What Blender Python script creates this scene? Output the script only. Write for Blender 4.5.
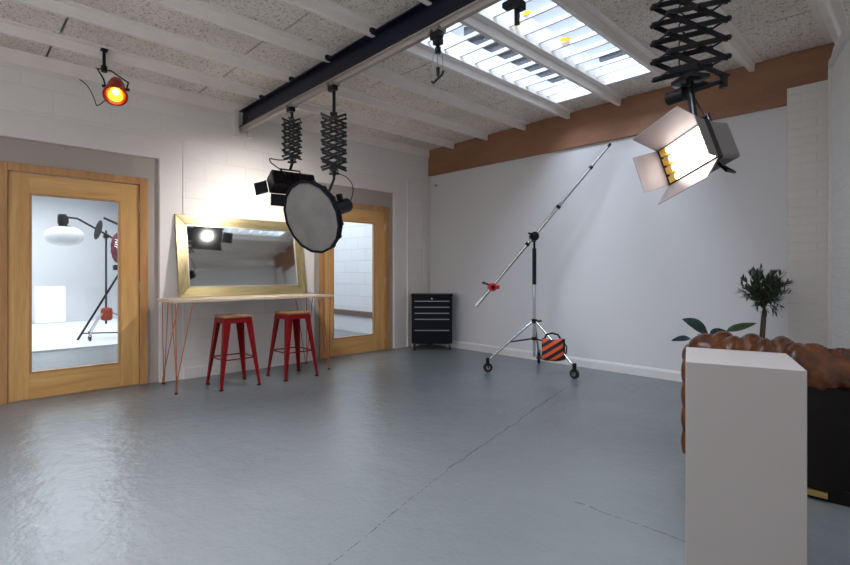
import bpy, bmesh, math, random
from mathutils import Vector, Matrix, Euler
random.seed(7)
PI = math.pi
R_ = math.radians
SC = bpy.context.scene
COL = SC.collection
for o in list(bpy.data.objects):
    bpy.data.objects.remove(o)

# ------------------------------------------------------------------ camera
YAW = R_(45.92)
EYE = 1.15
FPX = 490.16
cam_d = bpy.data.cameras.new('camera')
cam = bpy.data.objects.new('camera', cam_d)
COL.objects.link(cam)
cam.location = (0, 0, EYE)
cam.rotation_euler = (PI/2, 0, YAW)
cam_d.sensor_width = 36
cam_d.lens = 36*FPX/850
cam_d.shift_y = -10.9/850
cam_d.clip_start = 0.02
SC.camera = cam
FW = Vector((-math.sin(YAW), math.cos(YAW), 0))
RT = Vector((math.cos(YAW), math.sin(YAW), 0))
UP = Vector((0, 0, 1))

# ------------------------------------------------------------------ world, light, exposure
SC.view_settings.view_transform = 'Standard'
SC.view_settings.look = 'None'
SC.view_settings.gamma = 1
SC.view_settings.use_curve_mapping = False
SC.view_settings.exposure = 0.12
w = bpy.data.worlds.new('world')
SC.world = w
w.use_nodes = True
bgn = w.node_tree.nodes['Background']
bgn.inputs[0].default_value = (0.80, 0.90, 1.0, 1)
bgn.inputs[1].default_value = 0.95


def area(name, loc, size, power, color, aim):
    d = bpy.data.lights.new(name, 'AREA')
    d.shape = 'RECTANGLE'
    d.size, d.size_y = size
    d.energy = power
    d.color = color
    o = bpy.data.objects.new(name, d)
    COL.objects.link(o)
    o.location = loc
    v = Vector(aim)-Vector(loc)
    o.rotation_euler = v.to_track_quat('-Z', 'Y').to_euler()
    return o


# daylight above the roof lights (outside the glass); rear and side ones are added
area('daylight_over_front_rooflight', (-1.9, 1.7, 5.6), (2.6, 1.8), 420, (0.82, 0.90, 1.0), (-2.43, 4.0, 3.1))
area('added_rear_rooflight_fill', (-2.43, -0.3, 3.62), (1.3, 3.0), 250, (0.95, 0.96, 1.0), (-2.43, -0.3, 0))  # fill through the added rear roof lights, out of view
area('added_side_rooflight_fill', (-0.82, 1.3, 3.62), (0.6, 1.8), 75, (1.0, 0.96, 0.92), (-0.82, 1.3, 0))  # fill through an added roof light, brightens the plinth top
# fill through an added, unseen window behind the camera
area('added_rear_window_fill', (-2.2, -3.9, 1.5), (3.4, 1.9), 60, (1.0, 0.91, 0.84), (-3.6, 2.5, 2.7))
# unseen fill lamps added to brighten the two rooms behind the glazed doors
area('studio_added_fill', (-10.5, 0.8, 2.95), (6.5, 4.2), 200, (0.93, 0.97, 1.0), (-10.5, 0.8, 0))
area('hall_added_fill', (-8.0, 4.35, 2.9), (3.4, 1.8), 70, (0.90, 0.95, 1.0), (-8.0, 4.6, 0))


# ------------------------------------------------------------------ materials
def newmat(name):
    m = bpy.data.materials.new(name)
    m.use_nodes = True
    nt = m.node_tree
    b = nt.nodes['Principled BSDF']
    return m, nt, b


def mat(name, col, rough=0.5, metal=0.0, bump=0.0, bscale=40, var=0.0, vscale=6, emit=None, estr=0, coat=0, spec=None):
    m, nt, b = newmat(name)
    c4 = tuple(col)+(1,)
    b.inputs['Base Color'].default_value = c4
    b.inputs['Roughness'].default_value = rough
    b.inputs['Metallic'].default_value = metal
    b.inputs['Coat Weight'].default_value = coat
    if spec is not None:
        b.inputs['Specular IOR Level'].default_value = spec
    tc = nt.nodes.new('ShaderNodeTexCoord')
    if var > 0:
        n = nt.nodes.new('ShaderNodeTexNoise')
        n.inputs['Scale'].default_value = vscale
        n.inputs['Detail'].default_value = 5
        nt.links.new(tc.outputs['Object'], n.inputs['Vector'])
        r = nt.nodes.new('ShaderNodeValToRGB')
        r.color_ramp.elements[0].position = 0.3
        r.color_ramp.elements[1].position = 0.7
        r.color_ramp.elements[0].color = tuple(max(0, c*(1-var)) for c in col)+(1,)
        r.color_ramp.elements[1].color = tuple(min(1, c*(1+var)) for c in col)+(1,)
        nt.links.new(n.outputs['Fac'], r.inputs['Fac'])
        nt.links.new(r.outputs['Color'], b.inputs['Base Color'])
    if bump > 0:
        n2 = nt.nodes.new('ShaderNodeTexNoise')
        n2.inputs['Scale'].default_value = bscale
        n2.inputs['Detail'].default_value = 6
        nt.links.new(tc.outputs['Object'], n2.inputs['Vector'])
        bp = nt.nodes.new('ShaderNodeBump')
        bp.inputs['Strength'].default_value = bump
        bp.inputs['Distance'].default_value = 0.01
        nt.links.new(n2.outputs['Fac'], bp.inputs['Height'])
        nt.links.new(bp.outputs['Normal'], b.inputs['Normal'])
    if emit:
        b.inputs['Emission Color'].default_value = tuple(emit)+(1,)
        b.inputs['Emission Strength'].default_value = estr
    return m


class N:
    """tiny node helper"""
    def __init__(s, nt):
        s.nt = nt

    def new(s, t, **k):
        n = s.nt.nodes.new(t)
        for a, v in k.items():
            setattr(n, a, v)
        return n

    def link(s, a, b):
        s.nt.links.new(a, b)

    def math(s, op, a, b=None, c=None):
        n = s.new('ShaderNodeMath', operation=op)
        for i, v in enumerate((a, b, c)):
            if v is None:
                continue
            if isinstance(v, (int, float)):
                n.inputs[i].default_value = v
            else:
                s.link(v, n.inputs[i])
        return n.outputs[0]


def block_wall_mat(name, col, axis, bw=0.45, bh=0.225, strength=0.55, mortar=0.93, mort=0.012, noise_amt=1.0):
    """painted blockwork; axis 'x' or 'y' is the horizontal direction of the wall"""
    m, nt, b = newmat(name)
    h = N(nt)
    tc = h.new('ShaderNodeTexCoord')
    sp = h.new('ShaderNodeSeparateXYZ')
    h.link(tc.outputs['Object'], sp.inputs[0])
    cb = h.new('ShaderNodeCombineXYZ')
    h.link(sp.outputs[0 if axis == 'x' else 1], cb.inputs[0])
    h.link(sp.outputs[2], cb.inputs[1])
    br = h.new('ShaderNodeTexBrick')
    h.link(cb.outputs[0], br.inputs['Vector'])
    br.inputs['Scale'].default_value = 1.0
    br.inputs['Brick Width'].default_value = bw
    br.inputs['Row Height'].default_value = bh
    br.inputs['Mortar Size'].default_value = mort
    br.inputs['Mortar Smooth'].default_value = 0.6
    br.inputs['Color1'].default_value = tuple(col)+(1,)
    br.inputs['Color2'].default_value = tuple(c*0.965 for c in col)+(1,)
    br.inputs['Mortar'].default_value = tuple(c*mortar for c in col)+(1,)
    h.link(br.outputs['Color'], b.inputs['Base Color'])
    n = h.new('ShaderNodeTexNoise')
    n.inputs['Scale'].default_value = 14
    n.inputs['Detail'].default_value = 8
    h.link(tc.outputs['Object'], n.inputs['Vector'])
    hh = h.math('SUBTRACT', h.math('MULTIPLY', n.outputs['Fac'], 0.5*noise_amt), br.outputs['Fac'])
    bp = h.new('ShaderNodeBump')
    bp.inputs['Strength'].default_value = strength
    bp.inputs['Distance'].default_value = 0.008
    h.link(hh, bp.inputs['Height'])
    h.link(bp.outputs['Normal'], b.inputs['Normal'])
    b.inputs['Roughness'].default_value = 0.6
    return m


def wood_mat(name, c1, c2, rough=0.4, scale=(1, 1, 1), bands=10, axis='z', bump=0.05):
    m, nt, b = newmat(name)
    h = N(nt)
    tc = h.new('ShaderNodeTexCoord')
    mp = h.new('ShaderNodeMapping')
    s = {'x': (0.7, 9, 9), 'y': (9, 0.7, 9), 'z': (9, 9, 0.7)}[axis]
    mp.inputs['Scale'].default_value = tuple(a*q for a, q in zip(s, scale))
    h.link(tc.outputs['Object'], mp.inputs[0])
    n = h.new('ShaderNodeTexNoise')
    n.inputs['Scale'].default_value = 1.5
    n.inputs['Detail'].default_value = 8
    n.inputs['Distortion'].default_value = 0.6
    h.link(mp.outputs[0], n.inputs['Vector'])
    n2 = h.new('ShaderNodeTexNoise')
    n2.inputs['Scale'].default_value = bands
    n2.inputs['Detail'].default_value = 4
    h.link(mp.outputs[0], n2.inputs['Vector'])
    f = h.math('ADD', h.math('MULTIPLY', n.outputs['Fac'], 0.7), h.math('MULTIPLY', n2.outputs['Fac'], 0.3))
    r = h.new('ShaderNodeValToRGB')
    r.color_ramp.elements[0].position = 0.36
    r.color_ramp.elements[1].position = 0.64
    r.color_ramp.elements[0].color = tuple(c1)+(1,)
    r.color_ramp.elements[1].color = tuple(c2)+(1,)
    h.link(f, r.inputs['Fac'])
    h.link(r.outputs['Color'], b.inputs['Base Color'])
    bp = h.new('ShaderNodeBump')
    bp.inputs['Strength'].default_value = bump
    bp.inputs['Distance'].default_value = 0.005
    h.link(f, bp.inputs['Height'])
    h.link(bp.outputs['Normal'], b.inputs['Normal'])
    b.inputs['Roughness'].default_value = rough
    return m


def floor_mat():
    m, nt, b = newmat('grey_floor_paint')
    h = N(nt)
    tc = h.new('ShaderNodeTexCoord')
    n = h.new('ShaderNodeTexNoise')
    n.inputs['Scale'].default_value = 0.9
    n.inputs['Detail'].default_value = 6
    h.link(tc.outputs['Object'], n.inputs['Vector'])
    r = h.new('ShaderNodeValToRGB')
    r.color_ramp.elements[0].position = 0.3
    r.color_ramp.elements[1].position = 0.7
    r.color_ramp.elements[0].color = (0.172, 0.190, 0.198, 1)
    r.color_ramp.elements[1].color = (0.212, 0.232, 0.240, 1)
    h.link(n.outputs['Fac'], r.inputs['Fac'])
    # bumpy trowelled surface
    b1 = h.new('ShaderNodeTexNoise')
    b1.inputs['Scale'].default_value = 9
    b1.inputs['Detail'].default_value = 3
    h.link(tc.outputs['Object'], b1.inputs['Vector'])
    b2 = h.new('ShaderNodeTexNoise')
    b2.inputs['Scale'].default_value = 38
    b2.inputs['Detail'].default_value = 5
    h.link(tc.outputs['Object'], b2.inputs['Vector'])
    b3 = h.new('ShaderNodeTexVoronoi')
    b3.inputs['Scale'].default_value = 26
    h.link(tc.outputs['Object'], b3.inputs['Vector'])
    pit = h.math('MULTIPLY', h.math('LESS_THAN', b3.outputs['Distance'], 0.14), -0.35)
    hsum = h.math('ADD', h.math('ADD', h.math('MULTIPLY', b1.outputs['Fac'], 1.2), h.math('MULTIPLY', b2.outputs['Fac'], 0.45)), pit)
    # the joints in the slab: real lines in the screed
    sp = h.new('ShaderNodeSeparateXYZ')
    wn = h.new('ShaderNodeTexNoise')
    wn.inputs['Scale'].default_value = 5
    wn.inputs['Detail'].default_value = 5
    h.link(tc.outputs['Object'], wn.inputs['Vector'])
    h.link(tc.outputs['Object'], sp.inputs[0])
    wob = h.math('MULTIPLY', h.math('SUBTRACT', wn.outputs['Fac'], 0.5), 0.06)

    def line(p, q, width, lo, hi):
        d = Vector((q[0]-p[0], q[1]-p[1]))
        L = d.length
        d /= L
        px = h.math('SUBTRACT', sp.outputs[0], p[0])
        py = h.math('SUBTRACT', sp.outputs[1], p[1])
        along = h.math('ADD', h.math('MULTIPLY', px, d.x), h.math('MULTIPLY', py, d.y))
        off = h.math('ABSOLUTE', h.math('ADD', h.math('SUBTRACT', h.math('MULTIPLY', py, d.x), h.math('MULTIPLY', px, d.y)), wob))
        on = h.math('LESS_THAN', off, width)
        a = h.math('GREATER_THAN', along, lo)
        c = h.math('LESS_THAN', along, L+hi)
        return h.math('MULTIPLY', on, h.math('MULTIPLY', a, c))
    gate = h.math('GREATER_THAN', b2.outputs['Fac'], 0.47)
    l1 = line((-1.96, 2.102), (-2.50, 4.3), 0.0036, 0, 0)
    l1b = h.math('MULTIPLY', line((-1.60, 0.9), (-1.96, 2.102), 0.0025, 0, 0), gate)
    l2 = h.math('MULTIPLY', line((-1.25, 2.24), (-0.70, 2.255), 0.0035, 0, 0), gate)
    l = h.math('MAXIMUM', l1, h.math('MAXIMUM', l1b, l2))
    specks = h.math('MULTIPLY', h.math('LESS_THAN', b3.outputs['Distance'], 0.07), gate)
    dark = h.math('MAXIMUM', h.math('MULTIPLY', l, 0.6), h.math('MULTIPLY', specks, 0.35))
    mx = h.new('ShaderNodeMix', data_type='RGBA')
    h.link(dark, mx.inputs[0])
    h.link(r.outputs['Color'], mx.inputs[6])
    mx.inputs[7].default_value = (0.035, 0.045, 0.06, 1)
    h.link(mx.outputs[2], b.inputs['Base Color'])
    bp = h.new('ShaderNodeBump')
    bp.inputs['Strength'].default_value = 0.55
    bp.inputs['Distance'].default_value = 0.012
    h.link(h.math('SUBTRACT', hsum, l), bp.inputs['Height'])
    h.link(bp.outputs['Normal'], b.inputs['Normal'])
    b.inputs['Roughness'].default_value = 0.27
    b.inputs['Specular IOR Level'].default_value = 0.55
    return m


def woodwool_mat():
    m, nt, b = newmat('woodwool_board')
    h = N(nt)
    tc = h.new('ShaderNodeTexCoord')
    n = h.new('ShaderNodeTexNoise')
    n.inputs['Scale'].default_value = 42
    n.inputs['Detail'].default_value = 6
    n.inputs['Roughness'].default_value = 0.7
    n.inputs['Distortion'].default_value = 1.5
    h.link(tc.outputs['Object'], n.inputs['Vector'])
    big = h.new('ShaderNodeTexNoise')
    big.inputs['Scale'].default_value = 1.3
    h.link(tc.outputs['Object'], big.inputs['Vector'])
    r = h.new('ShaderNodeValToRGB')
    e = r.color_ramp.elements
    e[0].position = 0.37
    e[0].color = (0.30, 0.25, 0.215, 1)
    e[1].position = 0.47
    e[1].color = (0.95, 0.885, 0.82, 1)
    h.link(n.outputs['Fac'], r.inputs['Fac'])
    mx = h.new('ShaderNodeMix', data_type='RGBA')
    mx.blend_type = 'MULTIPLY'
    mx.inputs[0].default_value = 1
    h.link(r.outputs['Color'], mx.inputs[6])
    r2 = h.new('ShaderNodeValToRGB')
    r2.color_ramp.elements[0].position = 0.35
    r2.color_ramp.elements[0].color = (0.86, 0.84, 0.80, 1)
    r2.color_ramp.elements[1].position = 0.62
    r2.color_ramp.elements[1].color = (1, 0.98, 0.97, 1)
    h.link(big.outputs['Fac'], r2.inputs['Fac'])
    h.link(r2.outputs['Color'], mx.inputs[7])
    h.link(mx.outputs[2], b.inputs['Base Color'])
    bp = h.new('ShaderNodeBump')
    bp.inputs['Strength'].default_value = 0.9
    bp.inputs['Distance'].default_value = 0.012
    h.link(n.outputs['Fac'], bp.inputs['Height'])
    h.link(bp.outputs['Normal'], b.inputs['Normal'])
    b.inputs['Roughness'].default_value = 0.95
    return m


def glass_mat(name, tint=(1, 1, 1), gloss=0.08, rough=0.0):
    m = bpy.data.materials.new(name)
    m.use_nodes = True
    nt = m.node_tree
    nt.nodes.remove(nt.nodes['Principled BSDF'])
    h = N(nt)
    t = h.new('ShaderNodeBsdfTransparent')
    t.inputs[0].default_value = tuple(tint)+(1,)
    g = h.new('ShaderNodeBsdfGlossy')
    g.inputs['Roughness'].default_value = rough
    ms = h.new('ShaderNodeMixShader')
    ms.inputs[0].default_value = gloss
    h.link(t.outputs[0], ms.inputs[1])
    h.link(g.outputs[0], ms.inputs[2])
    h.link(ms.outputs[0], nt.nodes['Material Output'].inputs[0])
    return m


def stripe_mat():
    m, nt, b = newmat('orange_black_stripe')
    h = N(nt)
    tc = h.new('ShaderNodeTexCoord')
    sp = h.new('ShaderNodeSeparateXYZ')
    h.link(tc.outputs['Object'], sp.inputs[0])
    v = h.math('ADD', h.math('MULTIPLY', sp.outputs[0], -0.62), sp.outputs[2])
    fr = h.math('FRACT', h.math('ADD', h.math('MULTIPLY', v, 1/0.085), 20.15))
    on = h.math('GREATER_THAN', fr, 0.5)
    mx = h.new('ShaderNodeMix', data_type='RGBA')
    h.link(on, mx.inputs[0])
    mx.inputs[6].default_value = (0.012, 0.012, 0.014, 1)
    mx.inputs[7].default_value = (0.75, 0.10, 0.03, 1)
    h.link(mx.outputs[2], b.inputs['Base Color'])
    b.inputs['Roughness'].default_value = 0.7
    return m


M = {}
M['floor'] = floor_mat()
M['wood_wool'] = woodwool_mat()
M['joist'] = mat('joist_paint', (0.90, 0.84, 0.785), 0.6, bump=0.25, bscale=30, var=0.03)
M['block_left'] = block_wall_mat('painted_block_left', (0.84, 0.795, 0.765), 'y', 0.45, 0.215, 0.42, 0.965, 0.008, 1.8)
M['block_right'] = block_wall_mat('painted_brick_right', (0.86, 0.85, 0.84), 'y', 0.23, 0.078, 0.6, 0.97, 0.006, 1.5)
M['pier'] = block_wall_mat('painted_brick_pier', (0.74, 0.70, 0.66), 'x', 0.23, 0.078, 0.5, 0.985, 0.006, 2.2)
M['hall_block'] = block_wall_mat('hall_blockwork', (0.80, 0.82, 0.86), 'x', 0.45, 0.225, 0.5, 0.86, 0.01)
M['plaster'] = mat('white_plaster', (0.79, 0.74, 0.715), 0.6, bump=0.06, bscale=18)
M['plaster_back'] = mat('white_plaster_back', (0.70, 0.68, 0.685), 0.55, bump=0.10, bscale=9)
M['recess'] = mat('shaded_recess_paint', (0.42, 0.365, 0.325), 0.6)  # grey tone puts the shade of the door recesses into the colour
M['skirt'] = mat('skirting_paint', (0.74, 0.71, 0.69), 0.45)
M['studio_white'] = mat('studio_white', (0.77, 0.785, 0.81), 0.6)
M['board_white'] = mat('board_white', (0.93, 0.93, 0.93), 0.5)
M['oak_v'] = wood_mat('light_oak_upright', (0.60, 0.315, 0.095), (0.77, 0.46, 0.175), 0.35, axis='z')
M['oak_h'] = wood_mat('light_oak_cross', (0.60, 0.315, 0.095), (0.77, 0.46, 0.175), 0.35, axis='y')
M['oak_frame'] = wood_mat('darker_oak_frame', (0.42, 0.20, 0.07), (0.60, 0.32, 0.125), 0.4, axis='z')
M['beam'] = wood_mat('brown_beam_paint', (0.25, 0.112, 0.058), (0.32, 0.150, 0.082), 0.5, axis='x', scale=(1, 0.3, 0.3))
M['ply'] = wood_mat('pale_ply', (0.56, 0.44, 0.32), (0.68, 0.56, 0.43), 0.45, axis='y')
M['copper'] = mat('copper_orange_rod', (0.55, 0.17, 0.085), 0.35, 0.6)
M['red'] = mat('red_metal', (0.21, 0.001, 0.003), 0.34, 0.0, spec=0.3, var=0.06)
M['stoolwood'] = wood_mat('dark_elm', (0.16, 0.075, 0.030), (0.42, 0.24, 0.11), 0.45, axis='x')
M['rubber'] = mat('black_rubber', (0.010, 0.010, 0.010), 0.8)
M['black'] = mat('black_metal', (0.005, 0.005, 0.007), 0.38, 0.0, spec=0.3)
M['blackmatte'] = mat('black_cloth', (0.006, 0.006, 0.008), 0.8, spec=0.2)
M['navy'] = mat('dark_blue_cloth', (0.008, 0.010, 0.020), 0.7, spec=0.2)
M['cab'] = mat('near_black_blue_cabinet', (0.003, 0.004, 0.010), 0.5, 0.0, spec=0.2)
M['chrome'] = mat('chrome_metal', (0.62, 0.62, 0.63), 0.22, 1.0)
M['steel'] = mat('brushed_steel', (0.42, 0.42, 0.43), 0.35, 1.0)
M['alu'] = mat('aluminium_rail', (0.42, 0.36, 0.33), 0.4, 0.3)
M['girder'] = mat('dark_blue_gloss_paint', (0.003, 0.005, 0.016), 0.28, 0.0, bump=0.12, bscale=7, spec=0.35)
M['gold'] = wood_mat('brushed_gold_leaf', (0.23, 0.18, 0.075), (0.44, 0.365, 0.20), 0.35, axis='y', scale=(0.7, 1, 1), bump=0.15)
M['gold_v'] = wood_mat('brushed_gold_leaf_upright', (0.23, 0.18, 0.075), (0.44, 0.365, 0.20), 0.35, axis='z', bump=0.15)
for k in ('gold', 'gold_v'):
    M[k].node_tree.nodes['Principled BSDF'].inputs['Metallic'].default_value = 0.55
M['silver'] = mat('silver_bead', (0.70, 0.66, 0.58), 0.3, 0.9)
M['mirror'] = mat('mirror_silver', (0.86, 0.90, 0.91), 0.045, 1.0)
M['door_glass'] = glass_mat('door_glass', (0.97, 0.99, 1.0), 0.05)
M['roof_glass'] = glass_mat('roof_glass', (0.93, 0.96, 1.0), 0.06, 0.1)
M['bar'] = mat('glazing_bar_white', (0.80, 0.82, 0.85), 0.4)
M['slate'] = mat('old_slate', (0.07, 0.07, 0.08), 0.9, bump=0.8, bscale=12, var=0.5, vscale=9)
M['leafyellow'] = mat('yellow_leaf', (0.85, 0.60, 0.10), 0.6)
_nt = M['leafyellow'].node_tree
_tr = _nt.nodes.new('ShaderNodeBsdfTranslucent')
_tr.inputs[0].default_value = (0.95, 0.72, 0.12, 1)
_ms = _nt.nodes.new('ShaderNodeMixShader')
_ms.inputs[0].default_value = 0.7
_nt.links.new(_nt.nodes['Principled BSDF'].outputs[0], _ms.inputs[1])
_nt.links.new(_tr.outputs[0], _ms.inputs[2])
_nt.links.new(_ms.outputs[0], _nt.nodes['Material Output'].inputs[0])
M['plinth'] = mat('plinth_paint', (0.35, 0.32, 0.305), 0.6, bump=0.04, bscale=20)
M['stripe'] = stripe_mat()
M['grid_cloth'] = mat('grey_diffusion_cloth', (0.19, 0.175, 0.16), 0.8, bump=0.5, bscale=5, var=0.16, vscale=7)
M['silvercloth'] = mat('silver_lining', (0.55, 0.55, 0.56), 0.5, 0.3)
M['lantern'] = mat('lantern_cloth', (0.88, 0.90, 0.92), 0.8, bump=0.2, bscale=12)
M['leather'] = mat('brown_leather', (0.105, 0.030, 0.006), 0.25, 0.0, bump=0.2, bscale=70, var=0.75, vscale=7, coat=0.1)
M['leather_shaded'] = mat('shaded_brown_leather', (0.004, 0.002, 0.0015), 0.55, bump=0.1, bscale=60, spec=0.25)  # near-black copy of the leather: shade on the unlit outer back, as colour
M['brass'] = mat('brass', (0.62, 0.42, 0.15), 0.35, 0.9)
M['olive'] = mat('olive_leaf', (0.060, 0.085, 0.055), 0.5, var=0.4, vscale=40)
M['bark'] = mat('bark', (0.06, 0.045, 0.035), 0.85, bump=0.5, bscale=60)
M['darkleaf'] = mat('patterned_dark_leaf', (0.030, 0.060, 0.055), 0.35, var=0.9, vscale=28)
M['greenleaf'] = mat('green_leaf', (0.05, 0.085, 0.04), 0.4, var=0.3, vscale=20)
M['pot'] = mat('grey_pot', (0.25, 0.25, 0.25), 0.7)
M['soil'] = mat('soil', (0.03, 0.02, 0.015), 0.95, bump=0.6, bscale=40)
M['tube'] = mat('glowing_tube', (1, 1, 1), 0.4, emit=(1.0, 0.94, 0.86), estr=9)
M['reflector'] = mat('bright_reflector', (0.75, 0.70, 0.66), 0.35, 0.6)
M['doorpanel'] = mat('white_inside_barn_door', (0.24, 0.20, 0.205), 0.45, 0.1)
M['housing'] = mat('grey_brown_housing', (0.14, 0.125, 0.12), 0.4, 0.4)
M['yellowclip'] = mat('yellow_tube_holder', (0.70, 0.42, 0.06), 0.5)
M['bulb'] = mat('warm_glowing_bulb', (1, 0.7, 0.3), 0.4, emit=(1.0, 0.62, 0.22), estr=8)
M['spotred'] = mat('red_lamp_can', (0.40, 0.03, 0.014), 0.25, 0.5)
M['spotin'] = mat('orange_bronze_reflector', (0.90, 0.38, 0.06), 0.25, 0.9)
M['clampred'] = mat('red_clamp', (0.62, 0.02, 0.02), 0.35)
M['maroon'] = mat('maroon_bag', (0.16, 0.02, 0.05), 0.8)
M['redbag'] = mat('red_bag', (0.42, 0.06, 0.03), 0.8)
M['hallskirt'] = mat('hall_brown_rail', (0.16, 0.09, 0.07), 0.6)
M['brickout'] = mat('outer_render', (0.5, 0.5, 0.5), 0.9)


# ------------------------------------------------------------------ mesh helpers
class MB:
    def __init__(s):
        s.bm = bmesh.new()

    def box(s, c, size, rot=None):
        c = Vector(c)
        hx, hy, hz = (q/2 for q in size)
        rot = rot or Matrix.Identity(3)
        vs = [s.bm.verts.new(c + rot @ Vector((x*hx, y*hy, z*hz))) for x in (-1, 1) for y in (-1, 1) for z in (-1, 1)]
        for f in ((0, 1, 3, 2), (4, 6, 7, 5), (0, 4, 5, 1), (2, 3, 7, 6), (0, 2, 6, 4), (1, 5, 7, 3)):
            s.bm.faces.new([vs[i] for i in f])
        return s

    def mm(s, lo, hi):
        return s.box([(a+b)/2 for a, b in zip(lo, hi)], [abs(b-a) for a, b in zip(lo, hi)])

    def hexa(s, bottom, top):
        b = [s.bm.verts.new(Vector(p)) for p in bottom]
        t = [s.bm.verts.new(Vector(p)) for p in top]
        n = len(b)
        s.bm.faces.new(b[::-1])
        s.bm.faces.new(t)
        for i in range(n):
            j = (i+1) % n
            s.bm.faces.new((b[i], b[j], t[j], t[i]))
        return s

    def prism(s, pts, d):
        """extrude polygon pts by vector d"""
        return s.hexa(pts, [Vector(p)+Vector(d) for p in pts])

    def cyl(s, p0, p1, r0, r1=None, n=16, caps=True):
        r1 = r0 if r1 is None else r1
        p0 = Vector(p0)
        p1 = Vector(p1)
        d = (p1-p0).normalized()
        q = d.to_track_quat('Z', 'Y').to_matrix()
        a = [s.bm.verts.new(p0+q@Vector((r0*math.cos(2*PI*i/n), r0*math.sin(2*PI*i/n), 0))) for i in range(n)]
        b = [s.bm.verts.new(p1+q@Vector((r1*math.cos(2*PI*i/n), r1*math.sin(2*PI*i/n), 0))) for i in range(n)]
        for i in range(n):
            j = (i+1) % n
            s.bm.faces.new((a[i], a[j], b[j], b[i]))
        if caps:
            s.bm.faces.new(a[::-1])
            s.bm.faces.new(b)
        return s

    def tube(s, pts, r, n=8, closed=False):
        pts = [Vector(p) for p in pts]
        rings = []
        L = len(pts)
        prev = None
        for k, p in enumerate(pts):
            if closed:
                d = (pts[(k+1) % L]-pts[k-1]).normalized()
            else:
                d = (pts[min(k+1, L-1)]-pts[max(k-1, 0)]).normalized()
            if prev is None:
                u = d.orthogonal().normalized()
            else:
                u = (prev - d*prev.dot(d)).normalized()
            prev = u
            v = d.cross(u)
            rr = r[k] if isinstance(r, (list, tuple)) else r
            rings.append([s.bm.verts.new(p+u*rr*math.cos(2*PI*i/n)+v*rr*math.sin(2*PI*i/n)) for i in range(n)])
        m = L if closed else L-1
        for k in range(m):
            a, b = rings[k], rings[(k+1) % L]
            for i in range(n):
                j = (i+1) % n
                s.bm.faces.new((a[i], a[j], b[j], b[i]))
        if not closed:
            s.bm.faces.new(rings[0][::-1])
            s.bm.faces.new(rings[-1])
        return s

    def lathe(s, prof, origin=(0, 0, 0), axis=(0, 0, 1), n=24, sx=1, sy=1):
        q = Vector(axis).normalized().to_track_quat('Z', 'Y').to_matrix()
        o = Vector(origin)
        rings = []
        for r, z in prof:
            if r < 1e-6:
                rings.append([s.bm.verts.new(o+q@Vector((0, 0, z)))])
            else:
                rings.append([s.bm.verts.new(o+q@Vector((r*sx*math.cos(2*PI*i/n), r*sy*math.sin(2*PI*i/n), z))) for i in range(n)])
        for a, b in zip(rings, rings[1:]):
            if len(a) == 1 and len(b) == 1:
                continue
            for i in range(n):
                j = (i+1) % n
                if len(a) == 1:
                    s.bm.faces.new((a[0], b[j], b[i]))
                elif len(b) == 1:
                    s.bm.faces.new((a[i], a[j], b[0]))
                else:
                    s.bm.faces.new((a[i], a[j], b[j], b[i]))
        return s

    def sphere(s, c, r, n=16, scale=(1, 1, 1)):
        prof = [(r*math.sin(PI*i/(n//2)), -r*math.cos(PI*i/(n//2))) for i in range(n//2+1)]
        prof = [(abs(a)*1.0, z*scale[2]) for a, z in prof]
        return s.lathe(prof, c, n=n, sx=scale[0], sy=scale[1])

    def grid(s, rows, close_u=False, close_v=False):
        vs = [[s.bm.verts.new(Vector(p)) for p in row] for row in rows]
        nr, nc = len(vs), len(vs[0])
        for i in range(nr if close_u else nr-1):
            for j in range(nc if close_v else nc-1):
                a, b = vs[i], vs[(i+1) % nr]
                k = (j+1) % nc
                s.bm.faces.new((a[j], a[k], b[k], b[j]))
        return s

    def build(s, name, m, parent=None, bevel=0, smooth=None, origin=None, world=True, seg=2, label=None, sub=0):
        bmesh.ops.recalc_face_normals(s.bm, faces=s.bm.faces)
        me = bpy.data.meshes.new(name)
        o = bpy.data.objects.new(name, me)
        COL.objects.link(o)
        if parent is not None:
            o.parent = parent
            if world:
                bmesh.ops.transform(s.bm, matrix=wm(parent).inverted(), verts=s.bm.verts)
        elif origin is not None:
            o.location = origin
            bmesh.ops.translate(s.bm, verts=s.bm.verts, vec=-Vector(origin))
        s.bm.to_mesh(me)
        s.bm.free()
        me.materials.append(m)
        if smooth is not None:
            for p in me.polygons:
                p.use_smooth = True
            if smooth < 179:
                me.set_sharp_from_angle(angle=R_(smooth))
        if bevel:
            b = o.modifiers.new('bevel', 'BEVEL')
            b.width = bevel
            b.segments = seg
            b.limit_method = 'ANGLE'
            b.angle_limit = R_(40)
        if sub:
            b = o.modifiers.new('sub', 'SUBSURF')
            b.levels = b.render_levels = sub
        if label:
            o['label'] = label
        return o


def wm(o):
    m = Matrix.LocRotScale(o.location, o.rotation_euler, o.scale)
    return wm(o.parent) @ m if o.parent else m


def tag(o, label, cat, group=None):
    o['label'] = label
    o['category'] = cat
    if group:
        o['group'] = group
    return o


def thing(name, label, cat, loc, rz=0, group=None):
    o = bpy.data.objects.new(name, None)
    COL.objects.link(o)
    o.location = loc
    o.rotation_euler = (0, 0, rz)
    o.empty_display_size = 0.1
    return tag(o, label, cat, group)


def struct(o):
    o['kind'] = 'structure'
    return o


def dup(root, loc, rz=None, label=None, group=None):
    """copy a thing with its parts and their sub-parts"""
    def cp(o, parent):
        c = o.copy()
        COL.objects.link(c)
        c.parent = parent
        for ch in list(o.children):
            cp(ch, c)
        return c
    r = cp(root, None)
    r.location = loc
    if rz is not None:
        r.rotation_euler = (0, 0, rz)
    if label:
        r['label'] = label
    if group:
        r['group'] = group
    return r


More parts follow.
